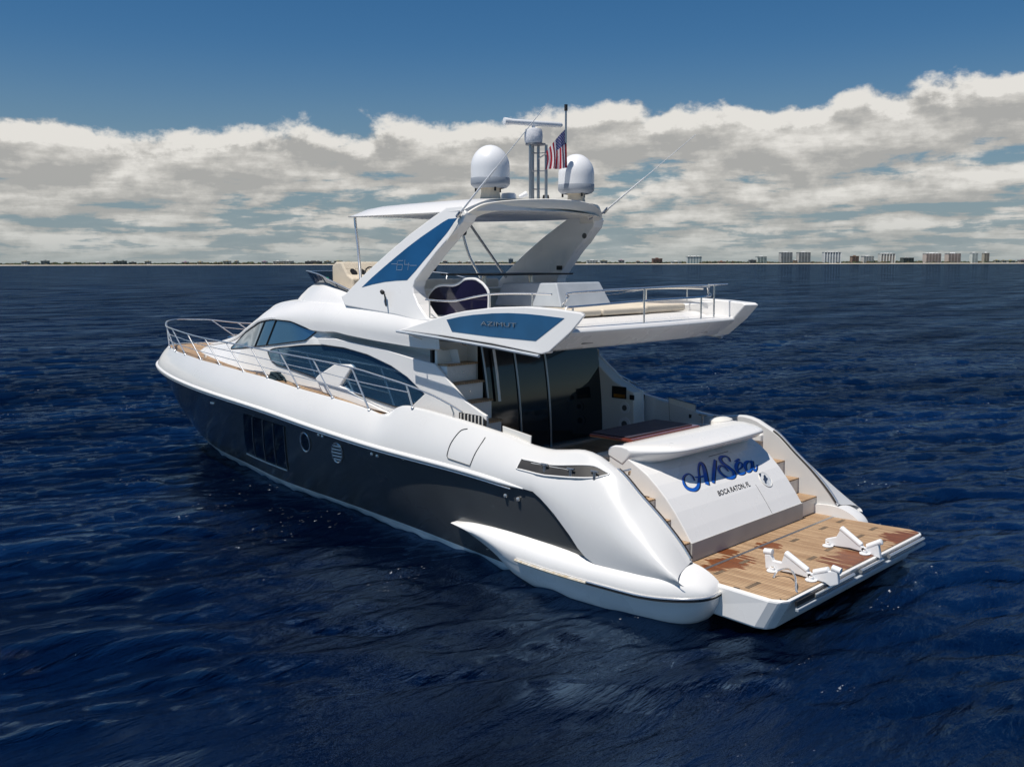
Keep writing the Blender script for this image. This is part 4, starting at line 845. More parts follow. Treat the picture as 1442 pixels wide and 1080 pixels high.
# side stairs from platform to cockpit
for s in (1, -1):
    for i, (z, xa) in enumerate(((0.80, 1.62), (1.05, 1.94), (1.298, 2.2))):
        mb = MB(); mb.box(xa, 2.62, min(s * 1.55, s * 2.1), max(s * 1.55, s * 2.1), z - 0.26, z - 0.022); o = mb.build('step_riser', M['cream'], Y0, smooth=False)
        mb = MB(); mb.box(xa - 0.012, xa + 0.40, min(s * 1.555, s * 2.1), max(s * 1.555, s * 2.1), z - 0.021, z); mb.build('step_tread', M['teak'], o, smooth=False)
    # inner wall of the quarter
    mb = MB(); pl = [(1.24, 0.55), (1.27, 0.70)] + [(x, ip(x, *deckZ) - 0.01) for x in (1.37, 1.7, 2.03, 2.36, 2.6, 2.8, 3.0)] + [(3.3, 1.86), (3.3, 0.55)]
    mb.prism(pl, lambda x, z: (x, s * 2.105, z), lambda x, z: (x, s * 2.13, z)); mb.build('quarter_liner', M['cream'], Y0, smooth=False)
    for x, z, r in ((1.90, 1.22, 0.05), (1.72, 1.16, 0.025), (1.35, 0.62, 0.035)):
        mb = MB(); mb.tube([(x, s * 2.104, z), (x, s * 2.085, z)], r, 14); mb.tube([(x, s * 2.086, z), (x, s * 2.078, z)], r * 0.45, 10); mb.build('deck_socket', M['chrome'], Y0)
mb = MB(); mb.tube([(2.50, 2.0, 1.62), (2.46, 1.96, 1.70), (2.46, 1.78, 1.70), (2.50, 1.74, 1.62)], 0.022, 8); mb.build('gate_handle', M['chrome'], Y0)

# ---- swim platform
pf = [(1.30, 2.02), (1.30, -2.02), (0.12, -2.13), (-0.04, -2.10), (-0.10, -1.99), (-0.10, 1.98), (-0.04, 2.10), (0.10, 2.14)]
mb = MB(); mb.prism(pf, lambda x, y: (x, y, 0.515), lambda x, y: (x + (0.22 if x < 0.5 else 0), y * 0.985, 0.10)); plat = mb.build('swim_platform', M['white'], Y0, smooth=False, bevel=0.03)
mb = MB(); mb.prism([(1.275, 1.97), (1.275, -1.97), (0.1, -2.07), (-0.05, -2.0), (-0.05, 2.0), (0.1, 2.08)], lambda x, y: (x, y, 0.53), lambda x, y: (x, y, 0.512)); mb.build('teak_decking', M['teak_wet'], plat, smooth=False)
mb = MB(); mb.prism([(1.95, 2.1), (1.95, -2.1), (1.31, -2.1), (1.31, 2.1)], lambda x, y: (x, y, 0.53), lambda x, y: (x, y, 0.42)); mb.build('fixed_deck', M['teak_wet'], Y0, smooth=False)
mb = MB(); mb.box(1.27, 1.315, -1.97, 1.97, 0.516, 0.5335); mb.build('hinge_strip', M['brushed'], Y0, smooth=False)
for y, y2 in ((1.45, 0.35), (0.15, -0.55), (-0.75, -1.97)):
    mb = MB(); mb.tube([(-0.125, y, 0.455), (-0.125, y2, 0.455)], 0.028, 10); mb.build('edge_roller', M['chrome'], plat)
mb = MB(); mb.box(-0.155, -0.11, -2.0, 1.9, 0.36, 0.405); mb.build('edge_rail', M['steelgrey'], plat, smooth=False, bevel=0.01)
mb = MB(); mb.box(-0.135, -0.108, 1.0, 1.9, 0.43, 0.49); mb.build('ladder_slot', M['black'], plat, smooth=False)
for x, y in ((1.08, 1.05), (1.09, -0.35), (0.50, 0.28), (0.52, -0.28), (1.09, -1.25), (1.08, -1.80), (0.53, -1.73), (0.50, -1.20), (0.5, 1.83), (0.15, -1.12), (1.08, 1.68)):
    L_ = 0.11 if y < 1.8 else 0.16
    mb = MB(); mb.box(x - 0.032, x + 0.032, y - L_, y + L_, 0.5305, 0.533); mb.build('deck_grate', M['grate'], plat, smooth=False, bevel=0.002)
mb = MB(); mb.tube(spline([(0.46, 1.40, 0.53), (0.45, 1.30, 0.60), (0.30, 1.30, 0.66), (0.12, 1.48, 0.64), (0.0, 1.68, 0.56), (-0.03, 1.70, 0.53)], 6), 0.014, 8); mb.build('grab_handle', M['chrome'], plat)
# dinghy chocks: white cradles with rubber pads
def chock(y, label, double):
    t = thing('dinghy_chock', label, 'dinghy chock', (0.3, y, 0.534), 'dinghy chocks on the swim platform')
    pl = [(0.72, 0.536), (0.74, 0.72), (0.66, 0.74), (0.62, 0.66), (0.50, 0.66), (0.46, 0.78), (0.38, 0.76), (0.10, 0.60), (-0.05, 0.66), (-0.26, 0.72), (-0.28, 0.55), (-0.18, 0.50), (-0.10, 0.536), (0.06, 0.536), (0.30, 0.56)] if double else \
         [(0.66, 0.536), (0.66, 0.62), (0.50, 0.68), (0.44, 0.80), (0.36, 0.78), (0.10, 0.60), (-0.10, 0.70), (-0.14, 0.50), (0.02, 0.536), (0.30, 0.56)]
    mb = MB(); mb.prism(pl, lambda x, z: (x, y - 0.035, z), lambda x, z: (x, y + 0.035, z)); mb.build('bracket', M['radome'], t, smooth=False, bevel=0.008)
    rolls = [((0.76, 0.755), (0.64, 0.765)), ((0.46, 0.795), (0.14, 0.625)), ((0.06, 0.62), (-0.14, 0.70)), ((-0.18, 0.735), (-0.30, 0.715))] if double else [((0.45, 0.815), (0.14, 0.62)), ((0.06, 0.62), (-0.14, 0.735))]
    for (xa, za), (xb, zb) in rolls:
        mb = MB(); mb.tube([(xa, y, za), ((xa * .97 + xb * .03), y, za * .97 + zb * .03), (xa * .03 + xb * .97, y, za * .03 + zb * .97), (xb, y, zb)], [0.03, 0.042, 0.042, 0.03], 12); mb.build('pad', M['radome'], t)
    for x in (0.60, 0.06):
        mb = MB(); mb.lathe([(0.075, 0.0), (0.075, 0.012), (0.03, 0.014), (0.03, 0.05), (0.001, 0.055)], (x, y + 0.07, 0.534), 14); mb.build('foot', M['radome'], t)
        mb = MB(); mb.tube([(x, y + 0.07, 0.585), (x, y + 0.07, 0.60)], 0.018, 8); mb.build('bolt', M['chrome'], t)
    for x, z in ((0.10, 0.585),):
        mb = MB(); mb.tube([(x, y + 0.036, z), (x, y + 0.05, z)], 0.022, 10); mb.build('pivot', M['black'], t)
chock(1.10, 'larger four-pad white dinghy chock nearest the steel grab handle', True)
chock(-0.46, 'smaller two-pad white dinghy chock standing alone on the far half of the platform', False)

# ---- flybridge deck, wings, aft beam
mb = MB(); rows = []
for x, yy in ((3.5, 2.15), (5.0, 2.12), (6.5, 2.02), (8.5, 1.9), (10.3, 1.55), (11.2, 1.15)):
    rows.append([(x, yy * j, 3.42) for j in (-1, 0, 1)])
mb.grid(rows); mb.build('flybridge_deck', M['cream'], Y0, smooth=False)
mb = MB(); rows = []
for x, yy in ((3.6, 2.12), (5.0, 2.10), (6.2, 2.0)): rows.append([(x, yy * j, 3.285) for j in (-1, 0, 1)])
mb.grid(rows); mb.build('soffit', M['cream'], Y0, smooth=False)
beam = [(3.16, 3.50), (3.10, 3.555), (3.13, 3.60), (3.50, 3.635), (3.56, 3.45), (3.75, 3.30), (3.56, 3.27), (3.44, 3.30)]
mb = MB(); rows = []
for k in range(21):
    y = 2.12 - 4.24 * k / 20; c = 0.10 * (1 - (y / 2.12) ** 2); rows.append([(x - c + (0.12), y, z) for x, z in beam])
mb.grid(rows, close_u=True); n = len(beam)
for o_ in (0, len(mb.v) - n): mb.f.append(tuple(range(o_, o_ + n))); mb.mi.append(0)
ab = mb.build('aft_beam', M['white'], Y0, smooth=False, bevel=0.012)
for y in (1.55, -1.45):
    mb = MB(); mb.box(3.41, 3.47, y - 0.13, y + 0.13, 3.36, 3.40); mb.build('soffit_light', M['seam'], ab, smooth=False, bevel=0.01)
wing = [(6.75, 3.44), (6.53, 3.49), (6.2, 3.575), (5.88, 3.66), (5.54, 3.74), (5.2, 3.80), (4.6, 3.87), (3.97, 3.90), (3.37, 3.88), (2.93, 3.845), (2.87, 3.81), (3.09, 3.58), (3.46, 3.29), (3.60, 3.25), (4.6, 3.34), (5.63, 3.40)]
WY = lambda z: 2.33 - 0.10 * (z - 3.3)
for s in (1, -1):
    mb = MB(); mb.prism(wing, lambda x, z: (x, s * WY(z), z), lambda x, z: (x + (0.14 if x < 3.5 else 0), s * (2.08 if x < 6 else 1.9), z)); wg = mb.build('flybridge_wing', M['white'], Y0, smooth=False, bevel=0.018, seg=3)
    wp = [(5.59, 3.655), (5.3, 3.71), (5.0, 3.75), (4.6, 3.785), (4.28, 3.80), (3.95, 3.80), (3.67, 3.79), (3.22, 3.765), (3.72, 3.43), (4.6, 3.445), (5.45, 3.48)]
    mb = MB(); mb.prism(wp, lambda x, z: (x, s * (WY(z) + 0.006), z), lambda x, z: (x, s * (WY(z) - 0.01), z)); pn_ = mb.build('blue_panel', M['panel'], wg, smooth=False, bevel=0.002)
    vs, fs = text_mesh('AZIMUT', offset=-0.012)
    mb = MB()
    x0, x1 = (4.82, 4.10) if s > 0 else (4.10, 4.82)
    mb.add([(x0 + (x1 - x0) * a, s * (WY(3.62) + 0.024), (3.605 if s > 0 else 3.605) + 0.058 * b) for a, b in vs], fs)
    mb.build('maker_lettering', M['silver'], wg, smooth=False, recalc=False)
    mb = MB(); mb.add([(x0 + (x1 - x0) * a - 0.006, s * (WY(3.62) + 0.016), 3.599 + 0.058 * b) for a, b in vs], fs); mb.build('letter_backing', M['ink_black'], wg, smooth=False, recalc=False)
    # long grab rail under the wing
    mb = MB(); mb.tube([(6.70, s * 2.36, 3.43), (5.6, s * 2.40, 3.375), (4.5, s * 2.40, 3.305), (3.62, s * 2.36, 3.225)], 0.030, 8, sy=0.8); gr_ = mb.build('wing_grab_rail', M['steelgrey'], Y0)
    for x, z in ((6.4, 3.40), (5.35, 3.35)): mb = MB(); mb.tube([(x, s * 2.385, z), (x, s * 2.10, z - 0.10)], 0.012, 6); mb.build('rail_post', M['chrome'], gr_)
    # black block in place of the shaded gap at the aft inner corner
    if s > 0: mb = MB(); mb.prism([(1.98, 3.645), (1.66, 3.645), (1.70, 3.74), (1.90, 3.75)], lambda y, z: (3.52, y, z), lambda y, z: (3.64, y, z)); mb.build('side_gap_shade', M['black'], wg, smooth=False)
# raised aft lounging deck and cushions
mb = MB(); mb.prism([(3.62, 3.42), (3.66, 3.60), (3.95, 3.68), (5.5, 3.70), (5.5, 3.42)], lambda x, z: (x, 2.0, z), lambda x, z: (x, -2.05, z)); mb.build('sun_bed_base', M['white'], Y0, smooth=False, bevel=0.02)
for y0, y1, x0, x1, z1 in ((0.55, 1.95, 3.95, 5.2, 3.80), (-0.66, 0.53, 3.95, 5.2, 3.80), (-2.0, -0.68, 4.2, 5.2, 3.80)):
    mb = MB(); mb.box(x0, x1, y0, y1, 3.702, z1); mb.build('sun_bed_cushion', M['cushion'], Y0, smooth=False, bevel=0.035, seg=3)
mb = MB(); mb.box(4.0, 4.18, -1.80, -0.66, 3.70, 3.82); mb.build('bolster', M['cushion'], Y0, smooth=False, bevel=0.04, seg=3)
# wet bar / module with sloping ends
rows = [[(4.78, 0.55, 3.80), (4.86, -0.85, 3.80), (6.3, -0.85, 3.80), (6.3, 0.55, 3.80)], [(4.98, 0.45, 4.19), (5.06, -0.76, 4.19), (6.2, -0.76, 4.17), (6.2, 0.45, 4.17)]]
mb = MB(); mb.add(rows[0] + rows[1], [(3, 2, 1, 0), (4, 5, 6, 7), (0, 1, 5, 4), (1, 2, 6, 5), (2, 3, 7, 6), (3, 0, 4, 7)]); mb.build('wet_bar', M['bar_grey'], Y0, smooth=False, bevel=0.02)
mb = MB(); mb.box(6.15, 7.45, -1.35, 0.75, 4.30, 4.33); tb_ = mb.build('flybridge_table', M['black'], Y0, smooth=False, bevel=0.008)
for y in (-0.9, 0.3): mb = MB(); mb.tube([(6.8, y, 3.43), (6.8, y, 4.30)], 0.04, 10); mb.build('leg', M['chrome'], tb_)
mb = MB(); mb.box(7.6, 8.3, -1.5, 1.2, 3.43, 4.05); mb.build('helm_seat', M['cream'], Y0, smooth=False, bevel=0.05)
mb = MB(); mb.box(8.2, 8.35, -1.5, 1.2, 4.0, 4.22); mb.build('helm_seat_back', M['cream'], Y0, smooth=False, bevel=0.04)
# curved acrylic guard beside the stairs
gp = [(5.50, 3.66), (5.48, 4.02), (5.58, 4.16), (5.68, 4.22), (5.80, 4.26), (6.02, 4.25), (6.15, 4.19), (6.30, 4.15), (6.53, 4.15), (6.68, 4.13), (6.79, 4.08), (6.90, 3.98), (6.94, 3.85), (6.92, 3.66)]
mb = MB(); mb.prism(gp, lambda x, z: (x, 1.50, z), lambda x, z: (x, 1.485, z)); gd = mb.build('stair_guard', M['acrylic'], Y0, smooth=False)
mb = MB(); mb.tube(spline([(x, 1.49, z) for x, z in gp], 4), 0.022, 8); mb.build('guard_frame', M['white'], gd)
# ---- flybridge rails
def rail(name, path, r, posts=(), n=5, parent=Y0):
    mb = MB(); mb.tube(spline(path, n), r, 8); o = mb.build(name, M['chrome'], parent)
    for a, b in posts: mb = MB(); mb.tube([a, b], r * 0.9, 8); mb.build('rail_post', M['chrome'], o)
    return o
for s in (1, -1):
    rail('wing_rail', [(6.47, s * 1.95, 3.93), (6.1, s * 1.98, 3.92), (5.71, s * 1.98, 3.93), (5.3, s * 1.98, 4.0), (4.9, s * 1.98, 4.05), (4.3, s * 1.98, 4.07), (3.75, s * 1.95, 4.07)], 0.014,
         [((6.35, s * 1.97, 3.45), (6.35, s * 1.97, 3.93)), ((4.97, s * 1.98, 3.78), (4.97, s * 1.98, 4.05)), ((4.1, s * 1.98, 3.86), (4.1, s * 1.98, 4.07))])
rail('aft_rail', [(3.50, 2.02, 3.92), (3.42, 2.04, 3.98), (3.38, 2.02, 4.05), (3.36, 1.94, 4.10), (3.30, 0.35, 4.13), (3.32, -1.30, 4.14), (3.33, -1.42, 4.10), (3.33, -1.44, 4.02), (3.33, -1.38, 3.96), (3.32, 0.35, 3.94), (3.38, 1.90, 3.90), (3.42, 2.0, 3.90), (3.50, 2.02, 3.92)], 0.017,
     [((3.30, 0.36, 3.60), (3.30, 0.36, 4.13)), ((3.32, -1.22, 3.60), (3.32, -1.22, 3.95)), ((3.33, -1.62, 3.62), (3.33, -1.62, 4.15)), ((3.4, 1.9, 3.62), (3.4, 1.9, 3.9))], n=4)
rail('aft_rail', [(3.33, -1.44, 4.15), (3.33, -2.02, 4.15)], 0.014, n=2)
# ---- flybridge coaming ring (front and sides) and wrap windscreen
ring = [(6.95, 1.99, 3.66, 6.95, 1.84, 4.02), (7.6, 1.97, 3.72, 7.6, 1.80, 4.0), (8.4, 1.94, 3.765, 8.5, 1.76, 3.95), (9.17, 1.87, 3.78, 9.20, 1.69, 4.05), (10.0, 1.73, 3.78, 9.79, 1.53, 4.125), (10.75, 1.46, 3.77, 10.35, 1.28, 4.12), (11.5, 1.08, 3.74, 11.0, 0.95, 4.10), (12.1, 0.55, 3.72, 11.45, 0.5, 4.09), (12.3, 0.0, 3.72, 11.6, 0.0, 4.09)]
full = ring + [(a, -b, c, d, -e_, f) for a, b, c, d, e_, f in reversed(ring[:-1])]
lo_ = spline([(a, b, c - 0.03) for a, b, c, d, e_, f in full], 8); hi_ = spline([(d, e_, f) for a, b, c, d, e_, f in full], 8)
mb = MB(); rows = []
for p, q in zip(lo_, hi_):
    o_ = Vector((0, -0.10 if q.y > 0 else 0.10, 0)) if abs(q.y) > 0.9 else Vector((-0.1, 0, 0)); m2_ = (p + q) / 2 + Vector((0, 0, 0.03)) + (p - q).cross(Vector((0, 0, 1))).normalized() * 0
    rows.append([p, p.lerp(q, 0.33) + Vector((0, 0, 0.035)), p.lerp(q, 0.7) + Vector((0, 0, 0.035)), q, q + o_ * 0.6 + Vector((0, 0, 0.005)), q + o_, Vector((q.x, q.y, 3.43)) + o_])
mb.grid(rows); fc = mb.build('flybridge_coaming', M['white'], Y0, angle=45)
mb = MB(); rows = []; trim = []
for p, q in zip(lo_, hi_):
    if q.x < 8.6: continue
    t_ = min(1, (q.x - 8.6) / 2.2); out = Vector((q.x - 8.5, q.y * 1.2, 0)).normalized()
    a = q + Vector((0, 0, 0.0)) - out * 0.02; b = q + out * 0.16 * t_ + Vector((0, 0, 0.06 + 0.20 * t_)); rows.append([a, a.lerp(b, 0.5), b, b - out * 0.012, a - out * 0.012]); trim.append(b)
mb.grid(rows); ws = mb.build('flybridge_windscreen', M['screen'], Y0)
mb = MB(); mb.tube(trim, 0.012, 6); mb.build('screen_trim', M['chrome'], ws)
for i in (6, 14, len(trim) - 7, len(trim) - 15): mb = MB(); mb.tube([rows[i][0], rows[i][2]], 0.012, 6); mb.build('screen_post', M['brushed'], ws)
mb = MB(); mb.lathe([(0.001, 0.05), (0.05, 0.04), (0.055, -0.04), (0.001, -0.05)], (10.25, 1.18, 4.2), 12); lab(mb.build('green_spot', M['green'], Y0), 'small green spot behind the flybridge windscreen')  # small round green body set inside the windscreen
# upper helm console
mb = MB(); mb.prism([(10.2, 3.43), (10.2, 4.46), (10.08, 4.54), (9.90, 4.54), (9.72, 4.30), (9.55, 4.22), (9.50, 3.43)], lambda x, z: (x, 1.08, z), lambda x, z: (x, -0.15, z)); hc = mb.build('helm_console', M['cushion'], Y0, smooth=False, bevel=0.03)
def hp(y, f, off=0.006):  # point on the sloping dash face
    x = 9.90 + (9.72 - 9.90) * f; z = 4.52 + (4.30 - 4.52) * f; n = Vector((-0.24, 0, 0.18)).normalized(); return Vector((x, y, z)) + n * off
for ya, yb_ in ((1.05, 0.86), (0.83, 0.64), (0.60, 0.46)):
    mb = MB(); mb.add([hp(ya, 0.0), hp(yb_, 0.0), hp(yb_, 0.52), hp(ya, 0.52)], [(0, 1, 2, 3)]); mb.build('display', M['black'], hc, smooth=False)
for y, f, r in ( (0.32, 0.28, 0.085), (0.90, 0.80, 0.08), (0.68, 0.80, 0.07), (0.46, 0.76, 0.06), (0.14, 0.3, 0.06), (0.0, 0.35, 0.06)):
    mb = MB(); c = hp(y, f); ex = Vector((0, 1, 0)); ey = Vector((0.63, 0, 0.77)); mb.add([c + ex * r * math.cos(a) + ey * r * math.sin(a) for a in np.linspace(0, 2 * math.pi, 17)[:-1]], [tuple(range(16))]); mb.build('gauge', M['black'], hc, smooth=False)
mb = MB(); c = Vector((9.52, 0.62, 4.28)); mb.tube([c + Vector((0.10 * math.sin(a) * 0.8, 0.17 * math.cos(a), 0.16 * math.sin(a))) for a in np.linspace(0, 2 * math.pi, 25)[:-1]], 0.014, 6, closed=True); mb.tube([c, c + Vector((0.2, 0, -0.08))], 0.02, 6); mb.build('steering_wheel', M['black'], Y0)
mb = MB(); mb.box(9.3, 9.5, 0.35, 0.95, 3.95, 4.22); mb.build('helm_seat_back', M['black'], Y0, smooth=False, bevel=0.05)

# ---- radar arch legs
AY = lambda z: 2.0 - 0.165 * (z - 3.6)
arch = [(8.75, 3.93), (8.62, 3.985), (8.1, 4.36), (7.53, 4.715), (7.05, 4.99), (6.57, 5.23), (6.40, 5.31), (6.2, 5.40), (5.84, 5.41), (5.74, 5.28), (5.80, 5.15), (5.95, 5.02), (6.13, 4.86), (6.34, 4.68), (6.49, 4.53), (6.64, 4.38), (6.79, 4.22), (6.82, 4.12), (6.78, 4.02), (6.64, 3.85), (6.50, 3.73), (6.39, 3.65), (6.21, 3.60), (6.6, 3.58), (7.2, 3.66), (8.0, 3.72), (8.6, 3.77)]
for s in (1, -1):
    mb = MB(); mb.prism(arch, lambda x, z: (x, s * (AY(z) + 0.005), z), lambda x, z: (x + (0.0), s * (AY(z) - 0.26), z)); al = mb.build('radar_arch_leg', M['white'], Y0, smooth=False, bevel=0.022, seg=3)
    ag = [(8.17, 4.10), (7.9, 4.28), (7.63, 4.445), (7.33, 4.62), (7.04, 4.785), (6.76, 4.93), (6.48, 5.06), (6.25, 5.165), (6.13, 5.21), (5.93, 5.215), (6.13, 4.99), (6.31, 4.83), (6.49, 4.66), (6.64, 4.53), (6.79, 4.39), (6.98, 4.235), (7.25, 4.225), (7.56, 4.20), (7.88, 4.155)]
    mb = MB(); mb.prism(ag, lambda x, z: (x, s * (AY(z) + 0.010), z), lambda x, z: (x, s * (AY(z) - 0.01), z)); pnl = mb.build('blue_panel', M['panel'], al, smooth=False, bevel=0.002)
    mb = MB()
    def seg(x0, z0_, x1, z1_, h=0.010):
        d = Vector((x1 - x0, 0, z1_ - z0_)).normalized(); nx, nz = -d.z * h, d.x * h
        mb.add([(a, s * (AY(b) + 0.016), b) for a, b in ((x0 + nx, z0_ + nz), (x1 + nx, z1_ + nz), (x1 - nx, z1_ - nz), (x0 - nx, z0_ - nz))], [(0, 1, 2, 3)])
    ox = 7.27 if s > 0 else 6.97; k = -1 if s > 0 else 1
    for a, b, c, d in ((0, .0, .14, .0), (0, .0, 0, .15), (.14, .0, .14, .09), (0, .09, .14, .09), (.02, .155, .14, .155), (.19, .17, .19, .09), (.19, .09, .32, .09), (.29, .12, .29, 0.0), (-.15, .10, 0, .10), (.33, .075, .50, .075)):
        seg(ox + k * a, 4.40 + b, ox + k * c, 4.40 + d, 0.004)
    mb.build('model_lettering', M['silver'], al, smooth=False, recalc=False)
    mb = MB(); mb.tube([(7.5, s * 2.005, 4.02), (7.48, s * 2.035, 4.04), (7.44, s * 2.04, 4.02)], 0.035, 8); mb.tube([(7.44, s * 2.01, 4.0), (7.38, s * 2.03, 3.80)], 0.014, 6); mb.build('deck_light', M['black'], al)
    mb = MB(); mb.tube([(6.02, s * (AY(5.0) - 0.262), 5.0), (6.02, s * (AY(5.0) - 0.275), 5.0)], 0.05, 14); mb.build('speaker', M['seam'], al)
    mb = MB(); y = s * (AY(4.5) - 0.263); mb.box(6.62, 6.76, min(y, y - s * 0.02), max(y, y - s * 0.02), 4.38, 4.46); mb.build('latch', M['black'], al, smooth=False, bevel=0.015)
# ---- hard top
mb = MB(); rows = []
HX = [9.28, 9.2, 9.1, 8.9, 8.4, 7.6, 6.9, 6.5, 6.15, 5.8]
for x in HX:
    wv = ip(x, [5.45, 6.2, 7.6, 8.9, 9.28], [1.74, 1.72, 1.64, 1.50, 1.36]); tz_ = ip(x, [5.45, 6.2, 8.4, 8.9, 9.15, 9.28], [5.45, 5.49, 5.49, 5.465, 5.42, 5.38]); bz = ip(x, [5.45, 6.2, 8.9, 9.28], [5.33, 5.31, 5.335, 5.35]); cr = ip(x, [5.45, 7, 9, 9.28], [0.05, 0.05, 0.03, 0.0])
    ringp = []
    for j in range(25):
        t_ = math.sin(math.pi / 2 * (-1 + 2 * j / 24)); yy = wv * t_; xx = x - (0.60 * (1 - t_ * t_) * ip(x, [5.8, 6.9], [1.0, 0.0])) + (0.10 * (1 - t_ * t_) * ip(x, [8.8, 9.28], [0, 1.0]))
        ringp.append((xx, yy, bz + 0.015 + (tz_ + cr - bz - 0.015) * (1 - (max(0.0, abs(t_) - 0.74) / 0.26) ** 1.5)))
    for j in range(24, -1, -1):
        t_ = math.sin(math.pi / 2 * (-1 + 2 * j / 24)); yy = wv * 0.985 * t_; xx = x - (0.60 * (1 - t_ * t_) * ip(x, [5.8, 6.9], [1.0, 0.0])) + (0.10 * (1 - t_ * t_) * ip(x, [8.8, 9.28], [0, 1.0]))
        ringp.append((xx, yy, bz + 0.03 * (1 - t_ * t_)))
    rows.append(ringp)
mb.grid(rows, close_u=True); n = len(rows[0])
for o_ in (0, len(mb.v) - n): mb.f.append(tuple(range(o_, o_ + n))); mb.mi.append(0)
ht = mb.build('hardtop', M['white'], Y0, angle=35, bevel=0.015)
# aft frame of the hard top running into both legs
oc = [(6.12, 1.79, 4.86), (5.97, 1.775, 5.02), (5.81, 1.735, 5.22), (5.66, 1.55, 5.385), (5.55, 1.34, 5.455), (5.37, 0.96, 5.50), (5.21, 0.45, 5.53), (5.175, 0, 5.535)]
ic = [(6.14, 1.56, 4.86), (6.0, 1.55, 5.0), (5.87, 1.53, 5.14), (5.76, 1.42, 5.25), (5.62, 1.22, 5.32), (5.42, 0.90, 5.365), (5.25, 0.42, 5.385), (5.21, 0, 5.39)]
def mir(c): return c + [(a, -b, z) for a, b, z in reversed(c[:-1])]
o1 = spline(mir(oc), 6); i1 = spline(mir(ic), 6); mb = MB()
mb.grid([[p + Vector((0.22, -0.02 * (1 if p.y > 0 else -1), -0.01)) for p in o1], [p + Vector((0.02, 0, 0.012)) for p in o1], o1, [a.lerp(b, 0.5) + Vector((-0.015, 0, -0.005)) for a, b in zip(o1, i1)], i1, [p + Vector((0.30, 0, 0.01)) for p in i1]])
mb.build('aft_frame', M['cream'], ht, angle=50)
for s in (1, -1):
    mb = MB(); mb.tube(spline([(9.11, s * 1.33, 5.34), (9.07, s * 1.34, 5.1), (9.0, s * 1.36, 4.85), (8.92, s * 1.40, 4.60), (8.80, s * 1.47, 4.35), (8.66, s * 1.56, 4.05)], 5), 0.026, 10); mb.build('hardtop_support', M['chrome'], Y0)
mb = MB(); mb.tube([(8.78, -1.2, 5.34), (7.72, -1.2, 4.24)], 0.026, 8); mb.build('hardtop_strut', M['brushed'], Y0)
for y in (-1.15,): mb = MB(); mb.tube([(5.62, y, 5.34), (5.58, y, 5.29)], 0.04, 10); mb.build('deck_light', M['chrome'], Y0)
# ---- satellite domes
for y in (1.0, -1.0):
    cx = 5.93 if y > 0 else 5.80
    mb = MB(); mb.lathe([(0.30, 0.10), (0.312, 0.16), (0.315, 0.22), (0.315, 0.36)] + [(0.315 * math.cos(a), 0.38 + 0.355 * math.sin(a)) for a in np.linspace(0.02, math.pi / 2, 14)], (cx, y, 5.665), 40); dm = mb.build('satellite_dome', M['radome'], Y0)
    mb = MB(); mb.lathe([(0.22, 0.045), (0.27, 0.06), (0.312, 0.10), (0.319, 0.13), (0.319, 0.205), (0.316, 0.21)], (cx, y, 5.665), 40); mb.build('dome_base', M['radome_grey'], dm)
    mb = MB(); mb.lathe([(0.17, -0.12), (0.15, -0.02), (0.15, 0.05), (0.2, 0.06)], (cx, y, 5.665), 24); mb.build('pedestal', M['cushion'], dm)
    mb = MB()
    for a in range(3): mb.tube([(cx + 0.24 * math.cos(a * 2.09 + 0.6), y + 0.24 * math.sin(a * 2.09 + 0.6), 5.66), (cx + 0.24 * math.cos(a * 2.09 + 0.6), y + 0.24 * math.sin(a * 2.09 + 0.6), 5.72)], 0.018, 8)
    mb.build('mounting_bolts', M['black'], dm)
# ---- mast with radar
mb = MB()
for x, y in ((5.88, 0.10), (5.88, -0.10), (5.72, -0.12), (5.99, -0.08)): mb.tube([(x, y, 5.52), (x, y, 6.48)], 0.026, 10)
for z in (5.75, 6.05, 6.35): mb.tube([(5.88, 0.10, z), (5.88, -0.10, z)], 0.01, 6); mb.tube([(5.72, -0.12, z), (5.99, -0.08, z)], 0.01, 6)
ma = mb.build('mast', M['brushed'], Y0)
mb = MB(); mb.lathe([(0.001, -0.02), (0.17, -0.01), (0.175, 0.01), (0.001, 0.02)], (5.87, -0.02, 6.49), 20); mb.build('mast_plate', M['brushed'], ma)
mb = MB(); mb.lathe([(0.13, 0.0), (0.15, 0.03), (0.155, 0.12), (0.15, 0.19), (0.135, 0.235), (0.08, 0.25), (0.001, 0.25)], (5.90, 0.0, 6.505), 24); mb.build('radar_cover', M['cover'], ma)
mb = MB(); mb.tube([(5.90, 0.0, 6.75), (5.90, 0.0, 6.83)], 0.03, 10); mb.build('radar_pivot', M['radome'], ma)
# open array scanner, lying across the view
dv = Vector((0.35, 0.94, 0.0)).normalized(); c = Vector((5.90, 0, 6.84))
mb = MB(); mb.tube([c + dv * 0.55, c + dv * 0.545, c + dv * 0.50, c + dv * 0.40, c - dv * 0.52, c - dv * 0.55], [0.03, 0.062, 0.062, 0.048, 0.044, 0.02], 12); mb.build('radar_scanner', M['radome'], ma)
mb = MB(); mb.lathe([(0.001, 0.06), (0.05, 0.055), (0.06, 0.0), (0.05, -0.05)], (5.78, -0.18, 5.60), 12); mb.build('mast_light', M['black'], ma)
mb = MB(); mb.lathe([(0.001, 0.05), (0.10, 0.04), (0.12, 0.0), (0.12, -0.05)], (5.98, 0.52, 5.62), 16, sx=1.1); mb.tube([(5.9, 0.35, 5.60), (5.82, 0.25, 5.66)], [0.03, 0.05], 10); mb.build('horn', M['radome'], Y0)
